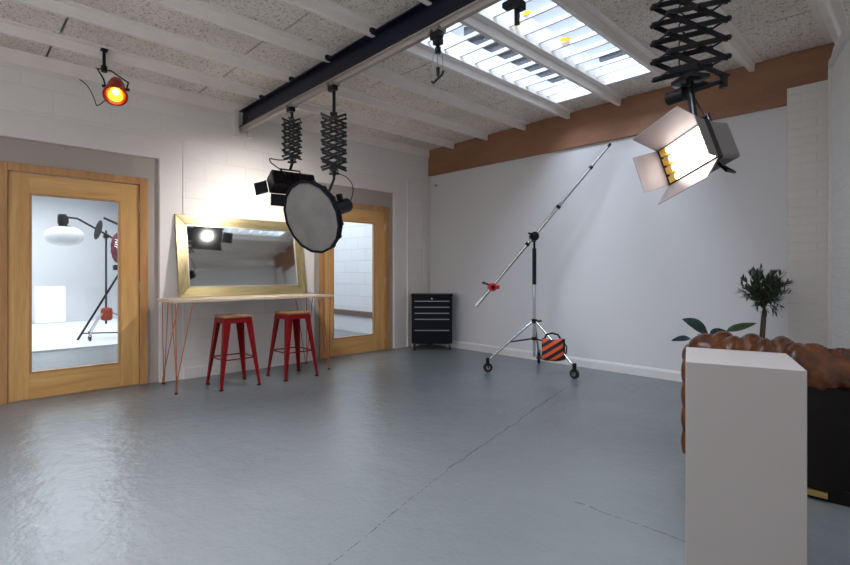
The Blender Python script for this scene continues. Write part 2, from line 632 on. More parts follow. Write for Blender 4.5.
def bezier(p0, p1, p2, p3, n=12):
    p0, p1, p2, p3 = map(Vector, (p0, p1, p2, p3))
    out = []
    for i in range(n+1):
        t = i/n
        out.append(p0*(1-t)**3+p1*3*t*(1-t)**2+p2*3*t*t*(1-t)+p3*t**3)
    return out


# ------------------------------------------------------------------ room dimensions
XL = -5.556      # face of the left (door) wall
XD = -5.61       # face of the door recesses
YB = 5.488       # face of the back wall
YR = -3.6        # rear wall behind the camera
XW0 = -0.60      # right wall at the back corner
RS = 0.28        # slant of the right wall


def zc(x):       # underside of the ceiling boards
    return 3.072+0.0105*(x-XL)


def xr(y):       # face of the right wall
    return XW0+RS*(5.40-y)


# floor
b = MB()
b.prism([(-5.86, YR-0.3, -0.1), (3.0, YR-0.3, -0.1), (3.0, 5.9, -0.1), (-5.86, 5.9, -0.1)], (0, 0, 0.1))
struct(b.build('floor', M['floor']))

# door geometry: (leaf y0, leaf y1, frame y0, frame y1, recess y0, recess y1, surround y0, surround y1, glass y0, glass y1)
D1 = dict(l=(0.362, 1.380), f=(0.288, 1.457), r=(0.185, 1.560), s=(-0.04, 1.784), g=(0.526, 1.199))
D2 = dict(l=(3.566, 4.606), f=(3.492, 4.682), r=(3.389, 4.758), s=(3.165, 4.999), g=(3.722, 4.405))
ZF, ZR, ZS = 2.105, 2.322, 2.545

b = MB()


def wall_layer(b, x0, x1, y0, y1, z1, holes):
    ys = y0
    for (h0, h1, hz) in holes:
        b.mm((x0, ys, 0), (x1, h0, z1))
        b.mm((x0, h0, hz), (x1, h1, z1))
        ys = h1
    b.mm((x0, ys, 0), (x1, y1, z1))


wall_layer(b, -5.80, XD, YR-0.2, 5.70, 3.25, [(D1['f'][0], D1['f'][1], ZF), (D2['f'][0], D2['f'][1], ZF)])
struct(b.build('wall_left', M['recess']))
b = MB()
wall_layer(b, XD, XL-0.006, YR-0.2, YB, 3.25, [(D1['r'][0], D1['r'][1], ZR), (D2['r'][0], D2['r'][1], ZR)])
struct(b.build('trim_1', M['plaster']))
b = MB()
wall_layer(b, XL-0.006, XL+0.004, YR-0.2, YB, 3.25, [(D1['s'][0], D1['s'][1], ZS), (D2['s'][0], D2['s'][1], ZS)])
struct(b.build('trim_2', M['block_left']))

# back wall, brick pier, right wall, rear wall
b = MB()
b.mm((XD, YB, 0), (1.0, YB+0.22, 3.3))
struct(b.build('wall_back', M['plaster_back']))
b = MB()
b.mm((-0.905, YB-0.075, 0), (-0.55, YB, 2.80))
struct(b.build('trim_3', M['pier'], bevel=0.008))
b = MB()
b.prism([(xr(5.6), 5.6, 0), (xr(YR), YR, 0), (xr(YR)+0.25, YR, 0), (xr(5.6)+0.4, 5.6, 0)], (0, 0, 2.86))
struct(b.build('wall_right', M['block_right']))
b = MB()
# rear wall with a wide opening for the added window
x0, x1 = XL-0.1, xr(YR)+0.2
b.mm((x0, YR-0.2, 0), (x1, YR, 0.7))
b.mm((x0, YR-0.2, 2.7), (x1, YR, 3.3))
b.mm((x0, YR-0.2, 0.7), (-4.0, YR, 2.7))
b.mm((-0.4, YR-0.2, 0.7), (x1, YR, 2.7))
struct(b.build('wall_rear', M['plaster']))
# skirting
b = MB()
prof = [(0, 0), (0.020, 0), (0.020, 0.082), (0.012, 0.098), (0.004, 0.106), (0, 0.106)]
b.prism([(-5.12, YB-a, z) for a, z in prof], (4.21, 0, 0))
struct(b.build('baseboard_back', M['skirt']))
b = MB()
b.prism([(XL+0.004, D1['s'][1]+0.01, 0), (XL+0.014, D1['s'][1]+0.01, 0), (XL+0.014, D1['s'][1]+0.01, 0.112), (XL+0.004, D1['s'][1]+0.01, 0.118)], (0, D2['s'][0]-D1['s'][1]-0.02, 0))
struct(b.build('baseboard_left', M['plaster']))
# corner boards beside the second door, on the block wall
b = MB()
b.mm((XL+0.004, 5.005, 0), (XL+0.012, 5.04, 2.55))
struct(b.build('trim_4', M['plaster']))

# ------------------------------------------------------------------ ceiling
JX = [-4.985+0.6383*k for k in range(0, 11)]      # right face of each joist web
SKY = {4: (2.74, 5.035), 5: (2.62, 4.93)}           # bays with roof lights, by index of the joist on their right
SKY_REAR = (-2.0, 1.25)  # extent of the added rear roof lights
SIDE = (0.4, 2.2)  # extent of the roof light added over the plinth
b = MB()
edges = [XL-0.15]+JX+[JX[-1]+0.6383]
SE = [YR-0.1, -2.0, -0.7, 0.62, 1.92, 3.19, 4.50, YB+0.1]
for k in range(len(edges)-1):
    a0, a1 = edges[k]+0.001, edges[k+1]-0.001
    if edges[k] > 1.6:
        continue
    z = zc((a0+a1)/2)
    spans = [(YR-0.1, YB+0.1)]
    if k == 7:
        spans = [(YR-0.1, SIDE[0]), (SIDE[1], YB+0.1)]
    if k in SKY:
        s0, s1 = SKY[k]
        spans = [(YR-0.1, SKY_REAR[0]), (SKY_REAR[1], s0), (s1, YB+0.1)]
    seams = [q+(0.18 if k > 6 else 0.0)+0.03*math.sin(k*2.3) for q in SE[1:-1]]
    for (y0, y1) in spans:
        cuts = [y0]+[q for q in seams if y0+0.05 < q < y1-0.05]+[y1]
        for c0, c1 in zip(cuts, cuts[1:]):
            b.mm((a0, c0+0.009, z), (a1, c1-0.009, z+0.05))
struct(b.build('ceiling', M['wood_wool']))
# dark void and roof deck above the boards
b = MB()
for (x0, x1, y0, y1) in ((XL-0.2, edges[4], YR-0.2, YB+0.2), (edges[6], edges[7], YR-0.2, YB+0.2), (edges[8], 3.0, YR-0.2, YB+0.2),
                         (edges[7], edges[8], YR-0.2, SIDE[0]), (edges[7], edges[8], SIDE[1], YB+0.2),
                         (edges[4], edges[6], YR-0.2, SKY_REAR[0]), (edges[4], edges[6], SKY_REAR[1], 2.60),
                         (edges[4], edges[6], 5.05, YB+0.2)):
    b.mm((x0, y0, 3.20), (x1, y1, 3.26))
struct(b.build('trim_5', M['slate']))
# joists: a narrow web with a shallow cover strip on both sides
for k, x in enumerate(JX):
    if x > 1.3:
        continue
    b = MB()
    z = zc(x)
    y1 = YB-0.045
    b.prism([(x-0.045, YR, z-0.078), (x-0.003, YR, z-0.082), (x+0.002, YR, z-0.008), (x+0.062, YR, z-0.010),
             (x+0.066, YR, z+0.13), (x-0.115, YR, z+0.13), (x-0.112, YR, z-0.010), (x-0.050, YR, z-0.008)], (0, y1-YR, 0))
    struct(b.build('trim_%d' % (6+k), M['joist'], bevel=0.003))
b = MB()
b.mm((XL-0.01, YR, 2.955), (XL+0.035, YB-0.03, 3.08))
struct(b.build('trim_20', M['joist']))
b = MB()
b.mm((XL-0.01, YR, 2.915), (XL+0.018, YB-0.03, 2.955))
struct(b.build('trim_21', M['plaster']))


# roof lights: one window per bay
def rooflight(idx, bay, y0, y1):
    x0, x1 = edges[bay]+0.062, edges[bay+1]-0.112
    z = zc((x0+x1)/2)
    t = bpy.data.objects.new('window_%d' % idx, None)
    COL.objects.link(t)
    t.location = ((x0+x1)/2, (y0+y1)/2, z)
    struct(t)
    f = MB()
    f.mm((x0-0.03, y0-0.02, z-0.0), (x0, y1+0.02, z+0.20))
    f.mm((x1, y0-0.02, z-0.0), (x1+0.03, y1+0.02, z+0.20))
    f.mm((x0-0.03, y0-0.03, z-0.0), (x1+0.03, y0, z+0.20))
    f.mm((x0-0.03, y1, z-0.0), (x1+0.03, y1+0.03, z+0.20))
    struct(f.build('window_frame', M['bar'], t))
    p = MB()
    p.mm((x0, y0, z+0.056), (x1, y1, z+0.060))
    struct(p.build('pane', M['roof_glass'], t))
    n = int(round((y1-y0)/0.205))
    for i in range(1, n):
        g = MB()
        yy = y0+(y1-y0)*i/n
        g.mm((x0, yy-0.009, z+0.022), (x1, yy+0.009, z+0.054))
        struct(g.build('glazing_bar', M['bar'], t))


rooflight(1, 4, *SKY[4])
rooflight(2, 5, *SKY[5])
rooflight(3, 4, *SKY_REAR)  # this and the next: unseen, added to light the room from above
rooflight(4, 5, *SKY_REAR)
rooflight(6, 7, *SIDE)  # unseen, added to light the plinth from above
# rear window, out of view, added to let in fill light
t = bpy.data.objects.new('window_5', None)
COL.objects.link(t)
t.location = (-2.2, YR-0.1, 0.7)
struct(t)
f = MB()
for z in (0.7, 2.64):
    f.mm((-4.0, YR-0.13, z), (-0.4, YR-0.05, z+0.06))
for x in (-4.0, -2.8, -1.6, -0.46):
    f.mm((x, YR-0.13, 0.7), (x+0.06, YR-0.05, 2.7))
struct(f.build('window_frame', M['bar'], t))
f = MB()
f.mm((-4.0, YR-0.10, 0.7), (-0.4, YR-0.095, 2.7))
struct(f.build('pane', M['door_glass'], t))

# dark neighbouring roof seen through the roof lights
def slate_roof(label, pts, d):
    g = MB()
    g.prism(pts, d)
    c = sum((Vector(p) for p in pts), Vector())/len(pts)
    tag(g.build('slate_roof', M['slate'], origin=c), label, 'roof')


slate_roof('dark slate roof edge seen through the left roof light',
           [(-7.05, 8.0, 6.2), (-6.35, 8.4, 6.2), (-6.45, 11.9, 6.2), (-7.4, 12.1, 6.2)], (0, 0, 0.25))
slate_roof('dark slate strip seen through far end of the right roof light',
           [(-5.6, 11.3, 6.2), (-4.5, 11.2, 6.2), (-4.5, 11.75, 6.2), (-5.6, 11.9, 6.2)], (0, 0, 0.25))

# ------------------------------------------------------------------ timber beam on the back wall
b = MB()
b.prism([(XL+0.006, YB-0.045, 2.662), (XL+0.006, YB, 2.662), (XL+0.006, YB, 3.062), (XL+0.006, YB-0.045, 3.062)], (0, 0, 0))if False else None
g = MB()
xa, xb = XL+0.006, -0.56
za, zb = zc(xa)-0.004, zc(xb)-0.004
g.hexa([(xa, YB-0.042, 2.664), (xb, YB-0.042, 2.664), (xb, YB-0.001, 2.664), (xa, YB-0.001, 2.664)],
       [(xa, YB-0.042, za), (xb, YB-0.042, zb), (xb, YB-0.001, zb), (xa, YB-0.001, za)])
tag(g.build('timber_beam', M['beam'], origin=((xa+xb)/2, YB-0.02, 2.87), bevel=0.004), 'long flat brown timber beam along the top of the back wall', 'beam')


# ------------------------------------------------------------------ doors
def door(idx, D, hinge_right):
    t = bpy.data.objects.new('door_%d' % idx, None)
    COL.objects.link(t)
    t.location = (XD, (D['l'][0]+D['l'][1])/2, 0)
    struct(t)
    f0, f1 = D['f']
    l0, l1 = D['l']
    g0, g1 = D['g']
    fr = MB()
    for (a, c) in ((f0, l0-0.004), (l1+0.004, f1)):
        fr.mm((-5.78, a, 0), (XD+0.024, c, ZF))
    fr.mm((-5.78, l0-0.004, 2.034), (XD+0.024, l1+0.004, ZF))
    # stop bead
    fr.mm((-5.72, l0-0.006, 0), (-5.665, l0+0.014, 2.034))
    fr.mm((-5.72, l1-0.014, 0), (-5.665, l1+0.006, 2.034))
    struct(fr.build('door_frame', M['oak_frame'], t, bevel=0.004))
    xa, xb = -5.658, XD-0.004
    gz0, gz1 = 0.25, 1.838
    lf = MB()
    lf.mm((xa, l0, 0.006), (xb, g0-0.018, 2.028))
    lf.mm((xa, g1+0.018, 0.006), (xb, l1, 2.028))
    struct(lf.build('stile', M['oak_v'], t, bevel=0.002))
    lf = MB()
    lf.mm((xa, g0-0.018, 0.006), (xb, g1+0.018, gz0-0.018))
    lf.mm((xa, g0-0.018, gz1+0.018), (xb, g1+0.018, 2.028))
    struct(lf.build('rail', M['oak_h'], t, bevel=0.002))
    bd = MB()
    w = 0.018
    for (ya, yb_, z0, z1) in ((g0-w, g0, gz0-w, gz1+w), (g1, g1+w, gz0-w, gz1+w), (g0, g1, gz0-w, gz0), (g0, g1, gz1, gz1+w)):
        bd.mm((xa+0.006, ya, z0), (xb+0.006, yb_, z1))
    struct(bd.build('glazing_bead', M['oak_frame'], t, bevel=0.003))
    pn = MB()
    pn.mm((-5.636, g0, gz0), (-5.630, g1, gz1))
    struct(pn.build('pane', M['door_glass'], t))
    yh = l1+0.002 if hinge_right else l0-0.002
    for z in (0.22, 1.0, 1.80):
        h = MB()
        h.cyl((xb+0.008, yh, z-0.05), (xb+0.008, yh, z+0.05), 0.007, n=10)
        struct(h.build('hinge', M['steel'], t))
    # threshold strip
    th = MB()
    th.mm((-5.80, l0, 0.0), (-5.60, l1, 0.004))
    struct(th.build('threshold', M['steel'], t))
    return t


door(1, D1, True)
door(2, D2, True)

# ------------------------------------------------------------------ white studio behind the first door
b = MB()
b.mm((-15.2, -2.6, -0.1), (-5.86, 3.2, 0.0))
struct(b.build('floor_2', M['floor']))
# infinity cove: white floor curving into the wall
b = MB()
rows = []
b.mm((-13.62, -2.5, 0.0), (-8.85, 3.15, 0.02))
struct(b.build('floor_studio_white', M['studio_white']))
b = MB()
pr = [(-13.6, 0.02)]
for i in range(1, 9):
    a = PI/2*i/8
    pr.append((-13.6-0.9*math.sin(a), 0.02+0.9*(1-math.cos(a))))
pr.append((-14.5, 3.2))
rows = [[(x, y, z) for (x, z) in pr] for y in (-2.5, 3.15)]
b.grid(rows)
o = struct(b.build('wall_studio_far', M['studio_white'], smooth=50))
s = o.modifiers.new('solid', 'SOLIDIFY')
s.thickness = 0.02
s.offset = -1
b = MB()
b.mm((-15.2, 3.16, 0), (-5.81, 3.22, 3.2))
b.mm((-15.2, -2.6, 0), (-5.81, -2.5, 3.2))
struct(b.build('wall_studio_sides', M['studio_white']))
b = MB()
b.mm((-15.2, -2.6, 3.2), (-5.8, 3.22, 3.3))
struct(b.build('ceiling_studio', M['studio_white']))

g = MB()
g.box((-13.45, 1.58, 0.43), (0.04, 0.54, 0.80), Euler((0, R_(-4), 0)).to_matrix())
tag(g.build('white_board', M['board_white'], origin=(-13.45, 1.58, 0.03), bevel=0.004), 'white rectangular board standing on the white studio floor behind the left door', 'board')


def tripod_wheel(pos, parent, rad=0.05):
    h = MB()
    h.cyl(Vector(pos)+Vector((0, -0.012, rad)), Vector(pos)+Vector((0, 0.012, rad)), rad, n=18)
    o = h.build('wheel', M['rubber'], parent, smooth=40)
    k = MB()
    k.cyl(Vector(pos)+Vector((0, -0.014, rad)), Vector(pos)+Vector((0, 0.014, rad)), rad*0.5, n=14)
    k.build('hub', M['steel'], o, smooth=40)
    f = MB()
    f.tube([Vector(pos)+Vector((0, -0.02, rad)), Vector(pos)+Vector((0, -0.022, rad*2.1)), Vector(pos)+Vector((0, 0, rad*2.5)), Vector(pos)+Vector((0, 0.022, rad*2.1)), Vector(pos)+Vector((0, 0.02, rad))], 0.006, 6)
    f.build('fork', M['black'], o)
    return o


# lantern softbox on its arm
c = Vector((-9.7, 1.32, 1.74))
t = thing('lantern_softbox', 'white round lantern softbox hanging from a black arm behind the left door', 'softbox', c)
g = MB()
prof = []
for i in range(15):
    a = PI*i/14
    prof.append((0.265*math.sin(a)**0.75 if math.sin(a) > 0 else 0, -0.02-0.155*math.cos(a)))
prof[0] = (0, prof[0][1])
prof[-1] = (0, prof[-1][1])
g.lathe(prof, c, n=32)
for v in g.bm.verts:
    d = v.co-c
    an = math.atan2(d.y, d.x)
    k = 1-0.035*abs(math.cos(an*8))
    v.co.x = c.x+d.x*k
    v.co.y = c.y+d.y*k
g.build('diffuser', M['lantern'], t, smooth=60)
g = MB()
g.lathe([(0, 0.15), (0.07, 0.15), (0.12, 0.118), (0.05, 0.118), (0, 0.118)], c, n=20)
g.build('top_ring', M['black'], t, smooth=40)
g = MB()
g.cyl(c+Vector((0, -0.02, 0.14)), c+Vector((0, -0.03, 0.33)), 0.06, n=18)
g.box(c+Vector((0, -0.02, 0.24)), (0.10, 0.14, 0.12))
g.build('lamp_head', M['black'], t, bevel=0.006)

# boom stand that carries it
t = thing('studio_boom_stand', 'dark wheeled boom stand carrying the lantern softbox behind the left door', 'stand', (-9.9, 1.93, 0))
g = MB()
g.tube([(-9.7, 1.31, 2.03), (-9.75, 1.50, 2.02), (-9.85, 1.80, 1.86), (-9.9, 2.15, 1.66)], 0.017, 10)
g.build('boom_arm', M['black'], t, smooth=60)
g = MB()
g.cyl((-9.9, 1.93, 0.25), (-9.9, 1.93, 1.86), 0.016)
g.build('pole', M['black'], t, smooth=60)
g = MB()
g.cyl((-9.86, 1.93, 1.76), (-9.94, 1.93, 1.76), 0.045)
g.build('pivot', M['black'], t, smooth=40)
for a in (200, 320, 80):
    d = Vector((math.cos(R_(a)), math.sin(R_(a)), 0))
    base = Vector((-9.9, 1.93, 0))
    g = MB()
    g.tube([base+Vector((0, 0, 0.50)), base+d*0.22+Vector((0, 0, 0.36)), base+d*0.46+Vector((0, 0, 0.11))], 0.012, 8)
    g.build('leg', M['steel'], t, smooth=60)
    tripod_wheel(base+d*0.46, t, 0.045)
# black crank stand cut by the edge of the glass
base = Vector((-9.72, 2.16, 0))
t = thing('crank_stand', 'black wind-up stand with a wide tripod base behind the left door', 'stand', base)
g = MB()
g.cyl(base+Vector((0, 0, 0.06)), base+Vector((0, 0, 1.95)), 0.035)
g.build('pole', M['black'], t, smooth=60)
for a in (262, 22, 142):
    d = Vector((math.cos(R_(a)), math.sin(R_(a)), 0))
    g = MB()
    g.tube([base+Vector((0, 0, 1.25)), base+d*0.66+Vector((0, 0, 0.012))], 0.018, 8)
    g.build('leg', M['black'], t, smooth=60)
    g = MB()
    g.tube([base+Vector((0, 0, 0.10)), base+d*0.60+Vector((0, 0, 0.125))], 0.011, 8)
    g.build('brace', M['black'], t, smooth=60)
g = MB()
g.box(base+Vector((0, -0.08, 1.22)), (0.10, 0.16, 0.09))
g.build('winch', M['black'], t, bevel=0.01)
g = MB()
g.tube([base+Vector((0, -0.30, 2.06)), base+Vector((0, 0.05, 1.90))], 0.02, 8)
g.build('arm', M['black'], t)
# dark reflector flag, maroon bag, sandbag
g = MB()
g.lathe([(0, 0), (0.12, 0.012), (0.125, 0.02), (0, 0.03)], (-9.62, 1.78, 1.84), (0.2, -0.9, 0.2), 18, 1, 1.35)
tag(g.build('round_reflector', M['blackmatte'], origin=(-9.62, 1.78, 1.84), smooth=40), 'small dark round reflector on the studio boom stand behind the left door', 'reflector')
g = MB()
g.sphere((-9.55, 2.03, 1.55), 0.13, 14, (0.7, 0.8, 2.0))
tag(g.build('hanging_bag', M['maroon'], origin=(-9.55, 2.03, 1.55), smooth=60), 'maroon cloth bag hanging on the black stand behind the left door', 'bag')
g = MB()
g.box((-9.86, 1.93, 0.42), (0.12, 0.17, 0.22))
tag(g.build('sandbag', M['redbag'], origin=(-9.86, 1.93, 0.32), bevel=0.04, smooth=60), 'red and black sandbag on the stand behind the left door', 'sandbag')

# ------------------------------------------------------------------ hall behind the second door
b = MB()
b.mm((-12.0, 3.22, -0.1), (-5.86, 5.9, 0.0))
struct(b.build('floor_3', M['floor']))
b = MB()
b.mm((-12.0, 5.62, 0), (-5.60, 5.8, 3.1))
struct(b.build('wall_hall', M['hall_block']))
b = MB()
b.mm((-12.1, 3.22, 0), (-12.0, 5.8, 3.1))
b.mm((-12.0, 4.02-0.0, 0), (-15.0, 4.05, 3.1)) if False else None
struct(b.build('wall_hall_end', M['hall_block']))
b = MB()
b.mm((-12.1, 3.22, 3.05), (-5.80, 5.8, 3.15))
struct(b.build('ceiling_hall', M['studio_white']))
b = MB()
b.mm((-12.0, 5.57, 0), (-5.81, 5.62, 0.30))
struct(b.build('baseboard_hall', M['studio_white']))
g = MB()
g.mm((-12.0, 5.54, 0.30), (-5.81, 5.62, 0.40))
tag(g.build('wall_rail', M['hallskirt'], origin=(-9, 5.58, 0.35), bevel=0.005), 'low brown rail on the white block wall behind the right door', 'rail')

# ------------------------------------------------------------------ steel girder with rail
GY = 2.43


def gz(x):
    return 2.803+0.0175*(x+5.55)


g0x, g1x = -5.53, 0.2
t = thing('steel_girder', 'dark blue painted steel I-beam crossing the room under the ceiling joists', 'girder', (-2.7, GY, 2.9))


def sweep(name, prof, m, x0, x1, parent, bevel=0.0, label=None):
    h = MB()
    h.hexa([(x0, GY+y, gz(x0)+z) for y, z in prof], [(x1, GY+y, gz(x1)+z) for y, z in prof])
    return h.build(name, m, parent, bevel=bevel, label=label)


H = 0.19
sweep('bottom_flange', [(-0.052, 0), (0.052, 0), (0.052, 0.012), (-0.052, 0.012)], M['girder'], g0x, g1x, t, 0.002)
sweep('web', [(-0.006, 0.012), (0.006, 0.012), (0.006, H-0.012), (-0.006, H-0.012)], M['girder'], g0x, g1x, t)
sweep('top_flange', [(-0.052, H-0.012), (0.052, H-0.012), (0.052, H), (-0.052, H)], M['girder'], g0x, g1x, t, 0.002)
for k, x in enumerate(JX[:9]):
    h = MB()
    h.box((x-0.02, GY-0.030, gz(x)+H+0.012), (0.10, 0.07, 0.03))
    h.build('packing_piece', M['girder'], t, bevel=0.003)
h = MB()
h.mm((XL+0.004, GY-0.11, 2.71), (g0x+0.02, GY-0.055, 3.0))
h.mm((XL+0.004, GY+0.055, 2.71), (g0x+0.02, GY+0.11, 3.0))
h.build('wall_plate', M['plaster'], t, bevel=0.003, label='pale painted plate on the wall')
t = thing('light_rail', 'thin pale aluminium lighting rail fixed under the blue steel girder', 'rail', (-2.7, GY-0.03, 2.78))
sweep('channel', [(-0.046, -0.002), (-0.046, -0.012), (-0.026, -0.014), (-0.026, -0.040), (-0.022, -0.046), (0.012, -0.046), (0.016, -0.040), (0.016, -0.014), (0.028, -0.012), (0.028, -0.002)], M['alu'], g0x-0.01, g1x, t)


# ------------------------------------------------------------------ pantographs
def trolley(t, x, z):
    h = MB()
    h.box((x, GY-0.012, z-0.02), (0.09, 0.05, 0.045))
    h.build('trolley', M['black'], t, bevel=0.004)
    for s in (-1, 1):
        h = MB()
        h.cyl((x+0.035*s, GY-0.055, z+0.012), (x+0.035*s, GY+0.03, z+0.012), 0.016, n=14)
        h.build('trolley_wheel', M['steel'], t, smooth=40)


def pantograph(label, x, ztop, zbot, width, n, sep, rz, pitch_stub=0.06, bar=0.010):
    """scissor hanger: two lattices of crossing bars joined by pins"""
    zr = gz(x)-0.054
    t = thing('pantograph', label, 'light hanger', (x, GY, zr), 0, 'scissor hangers under the girder rail')
    trolley(t, x, zr)
    dv = Vector((math.cos(rz), math.sin(rz), 0))
    dn = Vector((-math.sin(rz), math.cos(rz), 0))
    c = Vector((x, GY, 0))
    h = MB()
    h.cyl((x, GY, zr-0.03), (x, GY, ztop+0.015), 0.014, n=12)
    h.box((x, GY, ztop+0.010), (width*0.3, sep+0.02, 0.014), Matrix.Rotation(rz, 3, 'Z'))
    h.build('top_bracket', M['black'], t, smooth=40)
    dz = (ztop-zbot)/n
    for side in (-1, 1):
        h = MB()
        off = dn*side*sep/2
        for i in range(n):
            za, zb = ztop-i*dz, ztop-(i+1)*dz
            for s, eps in ((-1, 0.006), (1, -0.006)):
                p = c+off+dv*(s*width/2)+dn*eps+Vector((0, 0, za))
                q = c+off-dv*(s*width/2)+dn*eps+Vector((0, 0, zb))
                ax = (q-p)
                L = ax.length+bar*1.6
                ax.normalize()
                m3 = Matrix((ax, dn, ax.cross(dn))).transposed()
                h.box((p+q)/2, (L, 0.005, bar*2), m3)
            for s in (-1, 0, 1):
                zz = za if s else (za+zb)/2
                pp = c+off+dv*(s*width/2)+Vector((0, 0, zz))
                h.cyl(pp-dn*0.016, pp+dn*0.016, bar*0.9, n=10)
        h.build('scissor_frame', M['black'], t)
    for i in range(n+1):
        for s in (-1, 1):
            h = MB()
            pp = c+dv*(s*width/2)+Vector((0, 0, ztop-i*dz))
            h.cyl(pp-dn*(sep/2+0.012), pp+dn*(sep/2+0.012), 0.005, n=8)
            h.build('cross_pin', M['black'], t)
    h = MB()
    h.box((x, GY, zbot-0.008), (width*0.34, sep+0.02, 0.018), Matrix.Rotation(rz, 3, 'Z'))
    h.cyl((x, GY, zbot), (x, GY, zbot-pitch_stub), 0.016, n=12)
    h.cyl((x-0.03, GY-0.03, zbot-pitch_stub*0.7), (x+0.035, GY+0.03, zbot-pitch_stub*0.7), 0.010, n=10)
    h.build('spigot_clamp', M['black'], t, smooth=40)
    h = MB()
    pts = []
    for i in range(n*8+1):
        a = i*PI/4
        zz = ztop+0.01-(ztop-zbot)*i/(n*8)
        pts.append(c+dn*(sep*0.5+0.03+0.012*math.cos(a))+dv*(0.02*math.sin(a)+0.03)+Vector((0, 0, zz)))
    h.tube(pts, 0.0035, 6)
    h.build('cable', M['rubber'], t)
    return t


pantograph('small dense black scissor hanger holding the barn-door lamp under the girder', -4.402, 2.645, 2.275, 0.165, 6, 0.11, YAW+0.12, 0.06, 0.009)
pantograph('black scissor hanger holding the grey round softbox under the girder', -3.663, 2.52, 2.055, 0.205, 6, 0.11, YAW+0.12, 0.06, 0.010)
pantograph('largest black scissor hanger, nearest the camera, holding the lit white lamp', -0.767, 2.80, 2.035, 0.29, 9, 0.11, YAW+0.18, 0.05, 0.012)

# cable and hook hanger between the softbox and the skylight
x = -2.38
zr = gz(x)-0.054
t = thing('rail_hook', 'small black trolley with thin wires and a steel hook hanging left of the skylight', 'hook', (x, GY, zr))
trolley(t, x, zr)
h = MB()
h.cyl((x, GY, zr-0.03), (x, GY, zr-0.13), 0.014, n=12)
h.box((x, GY, zr-0.06), (0.06, 0.05, 0.04))
h.cyl((x, GY, zr-0.10), (x, GY, zr-0.14), 0.022, n=12)
h.build('spigot', M['black'], t, bevel=0.003)
for s in (-1, 0, 1):
    h = MB()
    h.tube(bezier((x+0.01*s, GY, zr-0.10), (x+0.06*s, GY-0.01, zr-0.15), (x+0.055*s, GY, zr-0.24), (x+0.035*s, GY, zr-0.30)), 0.0028, 6)
    h.build('wire', M['steel'], t)
h = MB()
h.cyl((x, GY, zr-0.24), (x, GY, zr-0.30), 0.014, 0.010, 12)
h.tube([(x-0.07, GY+0.01, zr-0.315), (x-0.045, GY, zr-0.335), (x+0.0, GY-0.01, zr-0.325), (x+0.04, GY, zr-0.30), (x+0.055, GY, zr-0.275)], 0.008, 8)
h.build('hook', M['black'], t, smooth=50)
# short spigot bracket
x = -1.72
zr = gz(x)-0.054
t = thing('rail_bracket', 'empty black spigot bracket on the rail in front of the skylight', 'bracket', (x, GY, zr))
trolley(t, x, zr)
h = MB()
h.box((x-0.03, GY, zr-0.055), (0.12, 0.06, 0.035))
h.box((x+0.02, GY, zr-0.085), (0.05, 0.06, 0.05))
h.build('bracket_plate', M['black'], t, bevel=0.004)
h = MB()
h.cyl((x, GY, zr-0.07), (x, GY, zr-0.19), 0.017, n=14)
h.build('spigot', M['black'], t, smooth=40)


# ------------------------------------------------------------------ black barn-door lamp facing the wall
def frame3(n, up=Vector((0, 0, 1))):
    """columns: width axis, height axis, normal"""
    n = Vector(n).normalized()
    a = up.cross(n).normalized()
    h = n.cross(a)
    return Matrix((a, h, n)).transposed()


def plate(mb, p, q, d, th, nrm=None):
    """thin panel hinged on edge p-q, reaching d (a vector), thickness th"""
    p, q, d = Vector(p), Vector(q), Vector(d)
    nn = (q-p).cross(d).normalized()*th
    inset = (q-p)*0.10
    mb.prism([p, q, q+d-inset*0+0*d, p+d], nn)


pc = Vector((-4.40, 2.43, 2.02))
Fm = frame3((-0.88, 0.10, -0.46))
t = thing('barn_door_lamp', 'black barn-door studio lamp hanging in front of the white wall, seen from behind', 'lamp', (-4.402, GY, 2.2))


def LP(v, F=Fm, c=pc):
    return c+F@Vector(v)


h = MB()
h.box(pc, (0.44, 0.17, 0.16), Fm)
h.build('lamp_body', M['black'], t, bevel=0.012)
h = MB()
for i in range(7):
    h.box(LP((-0.15+0.05*i, 0, -0.086)), (0.012, 0.13, 0.014), Fm)
h.build('cooling_fins', M['black'], t)
h = MB()
h.tube([LP((-0.10, 0.075, -0.03)), LP((-0.10, 0.15, -0.02)), LP((0.10, 0.15, -0.02)), LP((0.10, 0.075, -0.03))], 0.009, 8)
h.cyl((-4.402, GY, 2.215), LP((0, 0.15, -0.02)), 0.014, n=12)
h.build('yoke', M['black'], t, smooth=50)
h = MB()
h.box(LP((0, 0, 0.084)), (0.40, 0.14, 0.01), Fm)
h.build('lens', M['blackmatte'], t)
fz = 0.085
for (p, q, d) in (((-0.20, 0.08, fz), (0.20, 0.08, fz), (0, 0.06, 0.09)), ((-0.20, -0.08, fz), (0.20, -0.08, fz), (0, -0.10, 0.06)),
                  ((-0.22, -0.07, fz), (-0.22, 0.07, fz), (-0.11, 0, 0.055)), ((0.22, -0.07, fz), (0.22, 0.07, fz), (0.10, 0, 0.07))):
    h = MB()
    plate(h, LP(p), LP(q), Fm@Vector(d), 0.003)
    h.build('barn_door', M['black'], t)
h = MB()
h.tube(bezier((-4.40, GY-0.02, 2.27), (-4.42, GY-0.16, 2.19), (-4.45, GY-0.26, 2.29), (-4.44, GY-0.20, 2.20))+[LP((0.1, 0.09, -0.06))], 0.006, 6)
h.build('cable', M['rubber'], t)
d = bpy.data.lights.new('barn_door_lamp_light', 'SPOT')
d.spot_size = R_(150)
d.spot_blend = 0.9
d.shadow_soft_size = 0.014
d.energy = 60
d.color = (1.0, 0.95, 0.90)
lo = bpy.data.objects.new('barn_door_lamp_light', d)
COL.objects.link(lo)
lo.matrix_world = Matrix.Translation(LP((0, 0, 0.10))) @ (Fm @ Matrix.Rotation(PI, 3, 'Y')).to_4x4()

